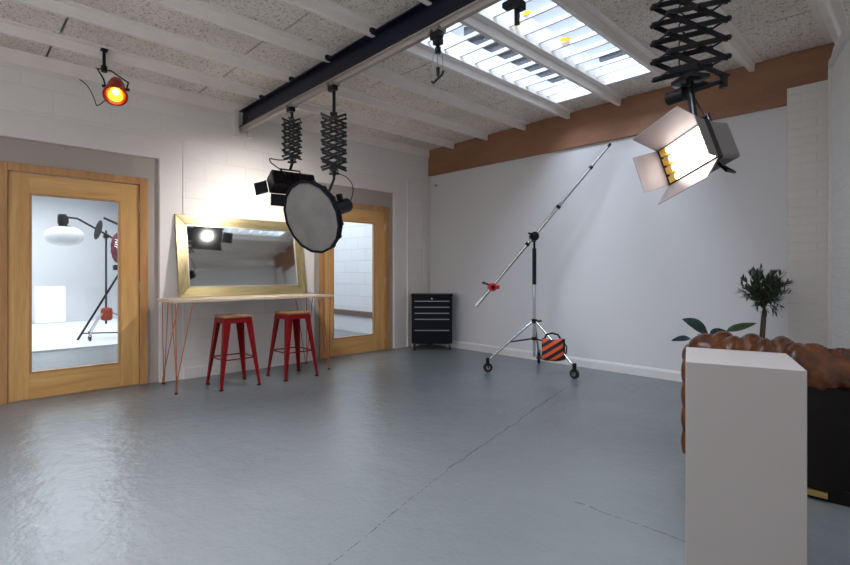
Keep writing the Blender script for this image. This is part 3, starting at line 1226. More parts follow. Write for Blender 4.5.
# ------------------------------------------------------------------ round softbox
nrm = (RT*-0.52+UP*-0.33+FW*-0.79).normalized()
hc = Vector((0, 0, EYE))+(FW+RT*((344-425)/FPX)+UP*((271.6-204)/FPX))*4.30      # strobe head
dc = Vector((0, 0, EYE))+(FW+RT*((311.5-425)/FPX)+UP*((271.6-217.5)/FPX))*3.98     # disc centre
Fo = frame3(nrm)
t = thing('round_softbox', 'round grey-fronted softbox with black rim, tilted down, left of the second door', 'softbox', (-3.663, GY, 1.98))
NO = 16
RO = 0.298


def ring(r, z, wob=0):
    return [dc+Fo@Vector((r*math.cos(2*PI*i/NO+0.1), r*math.sin(2*PI*i/NO+0.1), z)) for i in range(NO)]


bk = dc-(dc-hc)*0.70
rows = [ring(RO, -0.025)]
for k in range(1, 7):
    f = k/6
    rr = RO*(math.cos(f*PI/2*0.93))
    cc = (dc-(dc-hc)*0.0)
    zz = -0.025-0.15*f
    rows.append([p for p in ring(max(rr, 0.05), zz)])
h = MB()
h.grid(rows, close_v=True)
h.build('reflector_shell', M['navy'], t, smooth=30)
h = MB()
h.grid([ring(RO, -0.025), ring(RO+0.006, 0.012), ring(RO-0.012, 0.014), ring(RO-0.014, -0.002)], close_v=True)
h.build('rim', M['blackmatte'], t)
h = MB()
rows = []
for k in range(7):
    f = k/6
    rows.append(ring((RO-0.013)*(1-f)+0.0005, 0.004+0.012*math.sin(f*PI/2)))
h.grid(rows, close_v=True)
h.build('front_diffuser', M['grid_cloth'], t, smooth=60)
for i in range(0, NO, 1):
    a = 2*PI*i/NO+0.1
    h = MB()
    pts = []
    for k in range(0, 7):
        f = k/6
        rr = max(RO*(math.cos(f*PI/2*0.93)), 0.05)+0.004
        pts.append(dc+Fo@Vector((rr*math.cos(a), rr*math.sin(a), -0.025-0.15*f)))
    h.tube(pts, 0.004, 6)
    h.build('rib', M['black'], t)
t2 = thing('strobe_head', 'black studio flash head behind the round grey softbox', 'lamp', (-3.663, GY, 1.98))
ax = -nrm
s0 = dc+(hc-dc).normalized()*0.02+ax*0.165
h = MB()
h.cyl(s0, s0+ax*0.05, 0.075, n=24)
h.build('speed_ring', M['black'], t2, smooth=40)
h = MB()
h.cyl(s0+ax*0.05, s0+ax*0.27, 0.062, n=24)
h.build('flash_body', M['black'], t2, smooth=40, bevel=0.006)
h = MB()
h.cyl(s0+ax*0.27, s0+ax*0.285, 0.050, n=24)
h.build('back_panel', M['housing'], t2, smooth=40)
h = MB()
h.box(s0+ax*0.17+Vector((0, 0, 0.07)), (0.05, 0.10, 0.035), Fo)
h.build('top_grip', M['black'], t2, bevel=0.006)
sp = Vector((-3.663, GY, 2.0))
h = MB()
h.tube([sp, sp+Vector((0, 0, -0.035)), s0+ax*0.12+Vector((-0.06, -0.06, 0.10)), s0+ax*0.12+Vector((-0.06, -0.06, 0.0))], 0.012, 8)
h.build('yoke', M['black'], t2, smooth=50)
h = MB()
h.tube(bezier(sp+Vector((0, 0, 0.02)), sp+Vector((0.12, 0.12, 0.0)), s0+ax*0.28+Vector((0.06, 0.06, 0.14)), s0+ax*0.28), 0.004, 6)
h.build('cable', M['rubber'], t2)

# ------------------------------------------------------------------ lit fluorescent panel with barn doors
cc = Vector((0, 0, EYE))+(FW+RT*((688-425)/FPX)+UP*((271.6-154)/FPX))*2.10


def cv(r, u, f):
    return RT*r+UP*u+FW*f


a_ = cv(0.34, 0.302, -0.891)*0.25
n_ = cv(-0.92, -0.088, -0.381).normalized()
a_ = (a_-n_*a_.dot(n_))
aw = a_.length
ah = a_.normalized()
bh = n_.cross(ah).normalized()
if bh.z > 0:
    bh = -bh           # bh points down along the short side
BH = 0.172
Fp = Matrix((ah, -bh, n_)).transposed()


def PP(u, v, z):
    """u along the long side, v up the short side, z out of the lamp face"""
    return cc+ah*u-bh*v+n_*z


t = thing('panel_lamp', 'bright lit white panel lamp with four open barn doors hanging at upper right', 'lamp', (-0.767, GY, 1.97))
h = MB()
U, V = aw/2, BH/2
h.hexa([PP(-U, -V, -0.01), PP(U, -V, -0.01), PP(U, V, -0.01), PP(-U, V, -0.01)],
       [PP(-U*0.98, -V*0.95, -0.135), PP(U*0.98, -V*0.95, -0.135), PP(U*0.98, V*0.95, -0.135), PP(-U*0.98, V*0.95, -0.135)])
h.build('housing', M['housing'], t, bevel=0.012)
h = MB()
for (u0, u1, v0, v1) in ((-U, U, V-0.006, V+0.004), (-U, U, -V-0.004, -V+0.006), (-U-0.004, -U+0.006, -V, V), (U-0.006, U+0.004, -V, V)):
    h.hexa([PP(u0, v0, -0.012), PP(u1, v0, -0.012), PP(u1, v1, -0.012), PP(u0, v1, -0.012)],
           [PP(u0, v0, 0.016), PP(u1, v0, 0.016), PP(u1, v1, 0.016), PP(u0, v1, 0.016)])
h.build('front_rim', M['black'], t)
h = MB()
h.hexa([PP(-U+0.006, -V+0.006, -0.009), PP(U-0.006, -V+0.006, -0.009), PP(U-0.006, V-0.006, -0.009), PP(-U+0.006, V-0.006, -0.009)],
       [PP(-U+0.006, -V+0.006, -0.005), PP(U-0.006, -V+0.006, -0.005), PP(U-0.006, V-0.006, -0.005), PP(-U+0.006, V-0.006, -0.005)])
h.build('reflector_tray', M['reflector'], t)
for i in range(4):
    v = -V+BH*(i+0.5)/4
    h = MB()
    h.cyl(PP(-U+0.045, v, 0.006), PP(U-0.012, v, 0.006), 0.0125, n=12)
    h.build('tube', M['tube'], t, smooth=40, label='glowing white fluorescent tube')
    h = MB()
    h.hexa([PP(-U+0.010, v-0.015, -0.004), PP(-U+0.045, v-0.015, -0.004), PP(-U+0.045, v+0.015, -0.004), PP(-U+0.010, v+0.015, -0.004)],
           [PP(-U+0.010, v-0.015, 0.016), PP(-U+0.045, v-0.015, 0.016), PP(-U+0.045, v+0.015, 0.016), PP(-U+0.010, v+0.015, 0.016)])
    h.build('tube_holder', M['yellowclip'], t)


def door_panel(p, q, d, taper, m):
    h = MB()
    p, q = Vector(p), Vector(q)
    e = (q-p)*taper
    nn = (q-p).cross(d).normalized()*0.003
    h.prism([p, q, q+d+e, p+d-e], nn)
    o = h.build('barn_door', m, t)
    return o


zf = 0.014
L = 0.145
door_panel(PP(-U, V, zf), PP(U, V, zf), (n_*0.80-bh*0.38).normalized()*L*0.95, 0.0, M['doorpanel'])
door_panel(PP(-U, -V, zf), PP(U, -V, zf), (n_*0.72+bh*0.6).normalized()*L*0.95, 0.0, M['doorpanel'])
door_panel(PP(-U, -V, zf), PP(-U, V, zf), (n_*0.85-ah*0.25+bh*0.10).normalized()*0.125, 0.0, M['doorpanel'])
door_panel(PP(U, -V, zf), PP(U, V, zf), (n_*0.92+ah*0.25).normalized()*0.085, 0.0, M['housing'])
h = MB()
h.tube([PP(U-0.05, -V, -0.05), PP(U-0.03, -V-0.045, -0.05), PP(U+0.035-0.08, -V-0.045, -0.12), PP(U-0.08, -V, -0.125)], 0.006, 8)
h.build('handle', M['black'], t, smooth=50)
h = MB()
tp = Vector((-0.767, GY, 1.99))
h.cyl(tp, PP(0.02, V+0.05, -0.08), 0.016, n=12)
h.tube([PP(-0.09, V-0.02, -0.07), PP(-0.09, V+0.05, -0.08), PP(0.09, V+0.05, -0.08), PP(0.09, V-0.02, -0.07)], 0.010, 8)
h.build('yoke', M['black'], t, smooth=50)
h = MB()
h.cyl(tp+Vector((-0.10, 0.02, -0.02)), tp+Vector((-0.02, 0, -0.02)), 0.032, n=18)
h.cyl(tp+Vector((0.0, 0, -0.015)), tp+Vector((0.11, 0.05, 0.015)), 0.013, n=12)
h.box(tp+Vector((0.12, 0.055, 0.01)), (0.02, 0.03, 0.055), Matrix.Rotation(YAW, 3, 'Z'))
h.build('tilt_clamp', M['black'], t, smooth=40)
h = MB()
h.tube(bezier(tp, tp+Vector((0.03, 0.02, -0.1)), PP(0.05, V+0.10, -0.12), PP(0.05, V*0.9, -0.135)), 0.004, 6)
h.build('cable', M['rubber'], t)

# ------------------------------------------------------------------ warm spotlight
sx, sy = -4.958, 0.952
t = thing('spotlight', 'small red metal spotlight glowing orange, hung from a joist at upper left', 'lamp', (sx, sy, zc(sx)-0.08))
h = MB()
h.cyl((sx, sy, 3.06), (sx, sy, 2.88), 0.013, n=10)
h.box((sx, sy, 3.058), (0.05, 0.05, 0.014))
h.cyl((sx, sy, 2.92), (sx, sy, 2.87), 0.024, n=12)
h.build('hanger_rod', M['black'], t, smooth=40)
sn = (RT*0.34+UP*-0.72+FW*-0.60).normalized()
s1 = Vector((0, 0, EYE))+(FW+RT*((115.5-425)/FPX)+UP*((271.6-95)/FPX))*4.10
h = MB()
h.lathe([(0.0, -0.235), (0.034, -0.235), (0.050, -0.215), (0.054, -0.16), (0.066, -0.15), (0.068, -0.08), (0.078, -0.07), (0.080, -0.005), (0.092, 0.0), (0.092, 0.016), (0.078, 0.016), (0.074, 0.0), (0.05, -0.08), (0.0, -0.10)], s1, sn, 28)
h.build('lamp_can', M['spotred'], t, smooth=35)
h = MB()
h.lathe([(0.077, 0.008), (0.072, -0.008), (0.048, -0.075), (0.0, -0.09)], s1, sn, 28)
h.build('reflector', M['spotin'], t, smooth=60)
h = MB()
h.sphere(s1-sn*0.050, 0.026, 14)
h.build('bulb', M['bulb'], t, smooth=60)
sd = sn.cross(UP).normalized()
mid = s1-sn*0.12
h = MB()
h.tube([mid+sd*0.075, mid+sd*0.09+Vector((0, 0, 0.06)), Vector((sx, sy, 2.89))+sd*0.05, Vector((sx, sy, 2.89))-sd*0.05, mid-sd*0.09+Vector((0, 0, 0.06)), mid-sd*0.075], 0.007, 8)
h.build('yoke', M['black'], t, smooth=50)
for s in (-1, 1):
    h = MB()
    h.cyl(mid+sd*s*0.055, mid+sd*s*0.10, 0.012, n=10)
    h.build('yoke_knob', M['black'], t, smooth=40)
h = MB()
h.tube(bezier(mid-sn*0.08, mid-sn*0.1+Vector((-0.05, -0.05, -0.15)), (-5.35, 0.99, 2.68), (-5.42, 0.98, 2.70), 8)
       + bezier((-5.42, 0.98, 2.70), (-5.45, 0.96, 2.80), (-5.5, 0.93, 2.92), (XL+0.01, 0.86, 2.95), 8)[1:], 0.0045, 6)
h.build('cable', M['rubber'], t)
d = bpy.data.lights.new('spotlight_light', 'SPOT')
d.energy = 30
d.spot_size = R_(75)
d.spot_blend = 0.8
d.color = (1.0, 0.62, 0.30)
d.shadow_soft_size = 0.05
lo = bpy.data.objects.new('spotlight_light', d)
COL.objects.link(lo)
lo.location = s1+sn*0.02
lo.rotation_euler = sn.to_track_quat('-Z', 'Y').to_euler()

# ------------------------------------------------------------------ console table
TY0, TY1, TX0, TX1, TZ = 1.505, 3.25, -5.48, -4.90, 0.880
t = thing('console_table', 'long narrow pale plywood table on copper hairpin legs under the gold mirror', 'table', ((TX0+TX1)/2, (TY0+TY1)/2, 0))
h = MB()
h.mm((TX0, TY0, TZ-0.026), (TX1, TY1, TZ))
h.build('tabletop', M['ply'], t, bevel=0.003)
for (lx, ly, dx, dy) in ((TX1-0.02, TY0+0.015, -1, 1), (TX0+0.02, TY0+0.06, 1, 1), (TX1-0.03, TY1-0.05, -1, -1), (TX0+0.04, TY1-0.05, 1, -1)):
    h = MB()
    foot = Vector((lx, ly, 0.008))
    tops = [Vector((lx-0.01*dx, ly-0.01*dy, TZ-0.03)), Vector((lx+0.15*dx, ly+0.0*dy, TZ-0.03)), Vector((lx, ly+0.15*dy, TZ-0.03))]
    for k, tp_ in enumerate(tops):
        o2 = Vector((0.011*math.cos(k*2.1), 0.011*math.sin(k*2.1), 0))
        h.tube([tp_, foot+o2+Vector((0, 0, 0.02)), foot+o2*0.3], 0.0052, 8)
    h.prism([tops[0]+Vector((0, 0, 0)), tops[1], tops[2]], (0, 0, 0.004))
    lg = h.build('leg', M['copper'], t, smooth=50)
    h = MB()
    h.cyl(foot-Vector((0, 0, 0.008)), foot+Vector((0, 0, 0.008)), 0.014, n=12)
    h.build('rubber_foot', M['rubber'], lg)

# ------------------------------------------------------------------ leaning mirror
MY0, MY1 = 1.70, 3.19
MXB, MXT = -5.402, XL+0.012
mh = 0.890
tilt = math.asin((MXB-MXT)/mh)
t = thing('leaning_mirror', 'wide gold framed mirror standing on the table and leaning on the wall', 'mirror', (MXB, (MY0+MY1)/2, TZ+0.001))
e_up = Vector((-math.sin(tilt), 0, math.cos(tilt)))
e_n = Vector((math.cos(tilt), 0, math.sin(tilt)))
e_y = Vector((0, 1, 0))
mo = Vector((MXB-0.0, MY0, TZ+0.002))
mw = MY1-MY0


def MP(a, u, n):
    return mo+e_y*a+e_up*u+e_n*n


fw = 0.105


def mitre(name, pts, m):
    """pts outer p,q inner q',p' ; cross profile rises towards the outside"""
    h = MB()
    (p, q, q2, p2) = pts
    h.hexa([MP(*p, -0.038), MP(*q, -0.038), MP(*q2, -0.038), MP(*p2, -0.038)],
           [MP(*p, 0.0), MP(*q, 0.0), MP(*q2, -0.016), MP(*p2, -0.016)])
    h.build(name, m, t, bevel=0.003)


mitre('frame_side', [(0, 0), (0, mh), (fw, mh-fw), (fw, fw)], M['gold_v'])
mitre('frame_side', [(mw, 0), (mw, mh), (mw-fw, mh-fw), (mw-fw, fw)], M['gold_v'])
mitre('frame_bottom', [(0, 0), (mw, 0), (mw-fw, fw), (fw, fw)], M['gold'])
mitre('frame_top', [(0, mh), (mw, mh), (mw-fw, mh-fw), (fw, mh-fw)], M['gold'])
h = MB()
for (a0, a1, u0, u1) in ((fw, mw-fw, fw, fw+0.012), (fw, mw-fw, mh-fw-0.012, mh-fw), (fw, fw+0.012, fw, mh-fw), (mw-fw-0.012, mw-fw, fw, mh-fw)):
    h.hexa([MP(a0, u0, -0.03), MP(a1, u0, -0.03), MP(a1, u1, -0.03), MP(a0, u1, -0.03)],
           [MP(a0, u0, -0.012), MP(a1, u0, -0.012), MP(a1, u1, -0.012), MP(a0, u1, -0.012)])
h.build('inner_bead', M['silver'], t, bevel=0.002)
h = MB()
h.hexa([MP(fw, fw, -0.034), MP(mw-fw, fw, -0.034), MP(mw-fw, mh-fw, -0.034), MP(fw, mh-fw, -0.034)],
       [MP(fw, fw, -0.022), MP(mw-fw, fw, -0.022), MP(mw-fw, mh-fw, -0.022), MP(fw, mh-fw, -0.022)])
h.build('glass', M['mirror'], t)

# ------------------------------------------------------------------ red metal bar stools
def make_stool(loc, label):
    t = thing('bar_stool', label, 'stool', (0, 0, 0), 0, 'red bar stools at the console table')
    HS = 0.715
    h = MB()
    h.mm((-0.142, -0.142, HS-0.028), (0.142, 0.142, HS-0.002))
    h.build('seat', M['stoolwood'], t, bevel=0.010)
    h = MB()
    s, hgt = 0.138, 0.05
    h.hexa([(-s-0.008, -s-0.008, HS-0.028-hgt), (s+0.008, -s-0.008, HS-0.028-hgt), (s+0.008, s+0.008, HS-0.028-hgt), (-s-0.008, s+0.008, HS-0.028-hgt)],
           [(-s, -s, HS-0.028), (s, -s, HS-0.028), (s, s, HS-0.028), (-s, s, HS-0.028)])
    h.build('seat_frame', M['red'], t, bevel=0.006)
    topz = HS-0.035
    for ax_, ay in ((-1, -1), (1, -1), (1, 1), (-1, 1)):
        T = Vector((ax_*0.136, ay*0.136, topz))
        B = Vector((ax_*0.200, ay*0.200, 0.012))
        wt, wb, th = 0.066, 0.024, 0.006
        h = MB()
        # two sheet wings forming a tapering corner channel
        for (dx, dy) in ((-ax_, 0), (0, -ay)):
            n = Vector((-dy if dy else 0, 0, 0))
            e = Vector((dx, dy, 0))
            inn = Vector((-ax_ if dx == 0 else 0, -ay if dy == 0 else 0, 0))*th
            h.hexa([B, B+e*wb, B+e*wb+inn, B+inn], [T, T+e*wt, T+e*wt+inn, T+inn])
        # rounded outer corner
        cc_ = []
        h.tube([T+Vector((-ax_*0.006, -ay*0.006, 0)), B+Vector((-ax_*0.005, -ay*0.005, 0))], [0.011, 0.009], 8)
        lg = h.build('leg', M['red'], t, smooth=35)
        h = MB()
        h.box(B+Vector((-ax_*0.012, -ay*0.012, -0.004)), (0.032, 0.032, 0.016))
        h.build('rubber_foot', M['rubber'], lg)
    zr = 0.285
    f = 1-(zr/topz)
    q = 0.136+(0.200-0.136)*f-0.012
    h = MB()
    for (a, c_) in (((-q, -q), (q, -q)), ((q, -q), (q, q)), ((q, q), (-q, q)), ((-q, q), (-q, -q))):
        h.cyl((a[0], a[1], zr), (c_[0], c_[1], zr), 0.0065, n=10)
    h.build('foot_rail', M['red'], t, smooth=50)
    h = MB()
    for sgn in (-1, 1):
        h.cyl((-0.12, -0.12*sgn, topz-0.03), (0.12, 0.12*sgn, topz-0.03), 0.006, n=8)
    h.build('under_brace', M['red'], t, smooth=50)
    t.location = loc
    return t


st = make_stool((-4.93, 2.065, 0), 'red metal bar stool with wooden seat, nearer the left door')
st.rotation_euler = (0, 0, R_(-2))
dup(st, (-4.90, 2.71, 0), R_(1), 'red metal bar stool with wooden seat, nearer the right door')

# ------------------------------------------------------------------ tool cabinet in the corner
ca = Vector((-5.285, 4.835, 0))
cb = Vector((-4.855, 5.265, 0))
cw = (cb-ca).length
cu = (cb-ca).normalized()
cn = Vector((cu.y, -cu.x, 0))
ang = math.atan2(cu.y, cu.x)
cen = (ca+cb)/2-cn*0.150
t = thing('tool_cabinet', 'black metal tool chest with five drawers on casters in the room corner', 'cabinet', cen, ang)
CW, CD, CH = cw*0.98, 0.30, 0.82
h = MB()
h.mm((-CW/2, -CD/2, 0.10), (CW/2, CD/2, CH-0.02))
h.build('body', M['cab'], t, bevel=0.006, world=False)
h = MB()
h.mm((-CW/2-0.008, -CD/2-0.010, CH-0.03), (CW/2+0.008, CD/2, CH))
h.build('lid', M['cab'], t, bevel=0.008, world=False)
h = MB()
h.cyl((0, -CD/2-0.010, CH-0.065), (0, -CD/2-0.02, CH-0.065), 0.013, n=14)
h.build('lock', M['chrome'], t, world=False)
z = CH-0.10
for hh in (0.088, 0.088, 0.088, 0.162, 0.205):
    h = MB()
    h.mm((-CW/2+0.035, -CD/2-0.008, z-hh+0.006), (CW/2-0.035, -CD/2, z))
    dr = h.build('drawer', M['cab'], t, bevel=0.003, world=False)
    h = MB()
    h.mm((-CW/2+0.045, -CD/2-0.022, z-0.008), (CW/2-0.045, -CD/2-0.004, z+0.004))
    h.build('handle', M['steel'], dr, bevel=0.002, world=False)
    z -= hh
for sx_ in (-1, 1):
    for sy_ in (-1, 1):
        h = MB()
        px_, py_ = sx_*(CW/2-0.04), sy_*(CD/2-0.04)
        h.box((px_, py_, 0.095), (0.05, 0.05, 0.012))
        h.tube([(px_-0.02, py_, 0.038), (px_-0.018, py_, 0.09)], 0.004, 6)
        h.tube([(px_+0.02, py_, 0.038), (px_+0.018, py_, 0.09)], 0.004, 6)
        cs = h.build('caster', M['chrome'], t, world=False)
        h = MB()
        h.cyl((px_-0.014, py_, 0.038), (px_+0.014, py_, 0.038), 0.038, n=18)
        h.build('wheel', M['rubber'], cs, smooth=40, world=False)

# ------------------------------------------------------------------ boom stand by the back wall
pv = Vector((-3.215, 4.885, 0))
t = thing('boom_stand', 'tall chrome boom stand on three wheels with a long raised arm by the back wall', 'stand', pv)
h = MB()
h.cyl(pv+Vector((0, 0, 0.16)), pv+Vector((0, 0, 1.02)), 0.0185, n=16)
h.build('lower_column', M['chrome'], t, smooth=50)
h = MB()
h.cyl(pv+Vector((0, 0, 1.0)), pv+Vector((0, 0, 1.42)), 0.024, n=16)
h.build('grip_column', M['black'], t, smooth=50)
h = MB()
h.cyl(pv+Vector((0, 0, 1.40)), pv+Vector((0, 0, 1.50)), 0.014, n=12)
h.cyl(pv+Vector((0, 0, 0.55)), pv+Vector((0, 0, 0.60)), 0.032, n=16)
h.cyl(pv+Vector((0, 0, 0.575)), pv+Vector((0.06, 0.06, 0.575)), 0.012, n=10)
h.build('collar', M['black'], t, smooth=40)
ends = [Vector((-3.535, 4.425, 0)), Vector((-2.665, 4.815, 0)), Vector((-3.50, 5.37, 0))]
ends = [Vector((-3.535, 4.425, 0)), Vector((-2.665, 4.815, 0)), Vector((-3.44, 5.33, 0))]
for e in ends:
    hub = pv+Vector((0, 0, 0.565))
    d = (e-pv).normalized()
    h = MB()
    h.cyl(hub+d*0.03, e+Vector((0, 0, 0.13)), 0.0145, n=12)
    lg = h.build('leg', M['chrome'], t, smooth=50)
    h = MB()
    m_ = (hub+e)/2+Vector((0, 0, -0.0))
    m_ = hub.lerp(e+Vector((0, 0, 0.13)), 0.52)
    h.cyl(pv+Vector((0, 0, 0.372)), m_, 0.009, n=10)
    h.build('brace', M['black'], t, smooth=50)
    h = MB()
    h.cyl(e+Vector((0, 0, 0.10)), e+Vector((0, 0, 0.165)), 0.022, n=14)
    side = Vector((-d.y, d.x, 0))
    h.tube([e+side*0.024+Vector((0, 0, 0.05)), e+side*0.026+Vector((0, 0, 0.10)), e-side*0.026+Vector((0, 0, 0.10)), e-side*0.024+Vector((0, 0, 0.05))], 0.006, 8)
    cs = h.build('caster', M['black'], lg, smooth=40)
    wd = Vector((0.75, 0.66, 0)) if e is not ends[0] else Vector((0.9, -0.3, 0)).normalized()
    h = MB()
    h.cyl(e-side*0.014+Vector((0, 0, 0.052)), e+side*0.014+Vector((0, 0, 0.052)), 0.052, n=22)
    h.build('wheel', M['rubber'], t, smooth=40)
    h = MB()
    h.cyl(e-side*0.016+Vector((0, 0, 0.052)), e+side*0.016+Vector((0, 0, 0.052)), 0.026, n=16)
    h.build('wheel_hub', M['steel'], t, smooth=40)
hub2 = pv+Vector((0, 0, 0.372))
h = MB()
h.cyl(hub2-Vector((0, 0, 0.02)), hub2+Vector((0, 0, 0.02)), 0.028, n=14)
h.build('brace_collar', M['black'], t, smooth=40)
# boom arm
PA = Vector((-3.80, 4.535, 0.735))
PBm = Vector((-2.515, 5.30, 2.557))
piv = pv+Vector((0, 0, 1.555))
bd = (PBm-PA).normalized()
# the arm passes in front of the pivot
h = MB()
h.cyl(PA, PA+bd*1.55, 0.021, n=14)
h.build('boom_arm', M['chrome'], t, smooth=50)
h = MB()
h.cyl(PA+bd*1.50, PA+bd*2.08, 0.0175, n=14)
h.build('boom_extension', M['steel'], t, smooth=50)
h = MB()
h.cyl(PA+bd*2.06, PBm, 0.014, n=14)
h.build('boom_tip', M['steel'], t, smooth=50)
for f, r in ((1.50, 0.027), (2.06, 0.022), (0.95, 0.026)):
    h = MB()
    h.cyl(PA+bd*(f-0.018), PA+bd*(f+0.018), r, n=14)
    h.build('arm_collar', M['black'], t, smooth=40)
h = MB()
h.cyl(PBm-bd*0.01, PBm+bd*0.03, 0.016, n=12)
h.cyl(PBm+Vector((-0.02, 0, -0.03)), PBm+Vector((0.02, 0.0, 0.03)), 0.010, n=10)
h.build('end_spigot', M['black'], t, smooth=40)
near = PA+bd*((piv-PA).dot(bd))
h = MB()
h.cyl(near+FW*-0.05, near+FW*0.03, 0.052, n=20)
h.cyl(near, piv-Vector((0, 0, 0.06)), 0.022, n=12)
h.cyl(near+bd*0.02-FW*0.05, near+bd*0.02-FW*0.05+RT*-0.09+UP*0.02, 0.011, n=10)
h.cyl(near-FW*0.05, near-FW*0.085, 0.022, n=14)
h.build('swivel_head', M['black'], t, smooth=40)
# red counterweight clamp on the arm
wc = PA+bd*0.30
t3 = thing('arm_clamp', 'small red and black clamp on the lower end of the chrome boom arm', 'clamp', wc)
h = MB()
h.cyl(wc-FW*0.06, wc+FW*0.05, 0.050, n=20)
h.cyl(wc-FW*0.02+RT*0.035, wc-FW*0.02+RT*0.085, 0.024, n=14)
h.build('clamp_body', M['clampred'], t3, smooth=40, bevel=0.004)
h = MB()
h.cyl(wc-FW*0.06, wc-FW*0.085, 0.024, n=14)
h.tube([wc-FW*0.03, wc-FW*0.03+RT*-0.06+UP*0.035, wc-FW*0.03+RT*-0.105+UP*0.05], 0.010, 8)
h.cyl(wc-FW*0.03+RT*-0.105+UP*0.035, wc-FW*0.03+RT*-0.105+UP*0.065, 0.016, n=10)
h.build('clamp_lever', M['black'], t3, smooth=40)

# sandbag hanging from the brace
sb = Vector((-2.895, 4.745, 0.0))
t = thing('striped_sandbag', 'orange and black striped sandbag hanging on the chrome boom stand', 'sandbag', (sb.x, sb.y, 0.235), YAW-0.1)


def pillow(w, hgt, th, zc_, off=(0, 0, 0), sag=0.02, nu=16, nv=16):
    h = MB()
    for sgn in (-1, 1):
        rows = []
        for i in range(nu+1):
            u = i/nu*2-1
            row = []
            for j in range(nv+1):
                v = j/nv*2-1
                e = max(0.0, (1-u**4)*(1-v**4))**0.5
                row.append((off[0]+u*w/2*(1-0.03*v), off[1]+sgn*(0.004+th/2*e*(1-0.25*v)), off[2]+zc_+v*hgt/2-sag*(1-u*u)))
            rows.append(row)
        h.grid(rows)
    bmesh.ops.remove_doubles(h.bm, verts=h.bm.verts, dist=0.0001)
    return h


h = pillow(0.235, 0.235, 0.07, 0.075, (0, -0.04, 0))
h.build('front_pouch', M['stripe'], t, smooth=60, world=False)
h = pillow(0.225, 0.23, 0.06, 0.060, (0.035, 0.035, 0))
h.build('rear_pouch', M['blackmatte'], t, smooth=60, world=False)
h = MB()
h.tube([(-0.085, -0.03, 0.185), (-0.06, -0.01, 0.225), (0.0, 0.0, 0.240), (0.06, -0.01, 0.225), (0.085, -0.03, 0.185)], 0.010, 8)
h.build('strap', M['blackmatte'], t, smooth=60, world=False)
h = MB()
h.tube([(0.11, 0.0, 0.16), (0.16, 0.01, 0.09), (0.155, 0.01, 0.02), (0.12, 0.0, -0.02)], 0.007, 6)
h.build('handle', M['blackmatte'], t, smooth=60, world=False)

# ------------------------------------------------------------------ white plinth
t_ = MB()
t_.mm((0, 0, 0), (0.325, 0.36, 0.85))
o = t_.build('plinth', M['plinth'], bevel=0.0025)
o.location = (-0.57, 1.762, 0)
o.rotation_euler = (0, 0, R_(17.7))
tag(o, 'tall plain off-white rectangular plinth standing in front of the leather armchair', 'plinth')


# ------------------------------------------------------------------ chesterfield chair, back to the camera
CO = Vector((-1.036, 3.105, 0))
t = thing('chesterfield_chair', 'deep-buttoned brown leather chesterfield armchair behind the white plinth', 'armchair', CO, R_(2))
CXW, CYD = 0.83, 0.76
DROP = 0.16


def upath(off, rad, y_end=None, step=0.01):
    """U in plan: left arm, back (nearest the camera), right arm; off = distance inside the outer faces.
    returns [(point, k)] with k = 1 on the back falling to 0 along the arms"""
    y_end = CYD if y_end is None else y_end
    x0, x1, y0 = off, CXW-off, off
    pts = []
    n = max(2, int((y_end-y0-rad)/step))
    for i in range(n):
        pts.append(Vector((x0, y_end+(y0+rad-y_end)*i/n, 0)))
    m = max(6, int(rad*PI/2/step))
    for i in range(m):
        a = PI+PI/2*i/m
        pts.append(Vector((x0+rad+rad*math.cos(a), y0+rad+rad*math.sin(a), 0)))
    n2 = int((x1-x0-2*rad)/step)
    for i in range(n2):
        pts.append(Vector((x0+rad+(x1-x0-2*rad)*i/n2, y0, 0)))
    for i in range(m):
        a = -PI/2+PI/2*i/m
        pts.append(Vector((x1-rad+rad*math.cos(a), y0+rad+rad*math.sin(a), 0)))
    for i in range(n+1):
        pts.append(Vector((x1, y0+rad+(y_end-y0-rad)*i/n, 0)))
    return pts


def drop_at(p):
    """how far the roll has come down from the back to the arms"""
    f = min(1, max(0, (p.y-0.09)/0.34))
    g = min(1, max(0, (p.x-0.44)/0.42))
    return max(DROP*f*f*(3-2*f), 0.07*g*g*(3-2*g))


def tuft(s, v, cw_, ch_):
    a = s/cw_+v/ch_
    c_ = s/cw_-v/ch_
    f = abs(math.sin(PI*a)*math.sin(PI*c_))
    return f**0.55


def swept(path, prof, disp, zref=None):
    rows = []
    s = 0
    for k, p in enumerate(path):
        if k:
            s += (p-path[k-1]).length
        d = (path[min(k+1, len(path)-1)]-path[max(k-1, 0)]).normalized()
        out = Vector((d.y, -d.x, 0))
        row = []
        dr = drop_at(p)
        for (o_, z_, no, nz, v) in prof:
            q = disp(s, v)
            zz = z_+nz*q
            w_ = 1.0 if zref is None else min(1, max(0, (z_-zref[0])/(zref[1]-zref[0])))
            row.append(p+out*(o_+no*q)+Vector((0, 0, zz-dr*w_)))
        rows.append(row)
    return rows


path = upath(0.085, 0.19)
plen = sum((path[i+1]-path[i]).length for i in range(len(path)-1))
rr = 0.125
zr_ = 0.680
prof = []
NP = 44
for i in range(NP):
    a = 2*PI*i/NP
    prof.append((0.015+rr*math.cos(a), zr_+rr*0.96*math.sin(a), math.cos(a), math.sin(a), a*rr))
cell = plen/round(plen/0.140)
vper = 2*PI*rr/4


def d_roll(s, v):
    c1 = plen/2+0.16           # folds gather where the back turns into the right arm
    k = max(0.0, 1-((s-c1-0.16)/0.24)**2)
    pl = 0.006*k*math.sin(2*PI*(s+0.6*v)/0.045)
    return (0.044-0.020*k)*(tuft(s, v-vper*0.30, cell, vper*2)-0.74)+pl


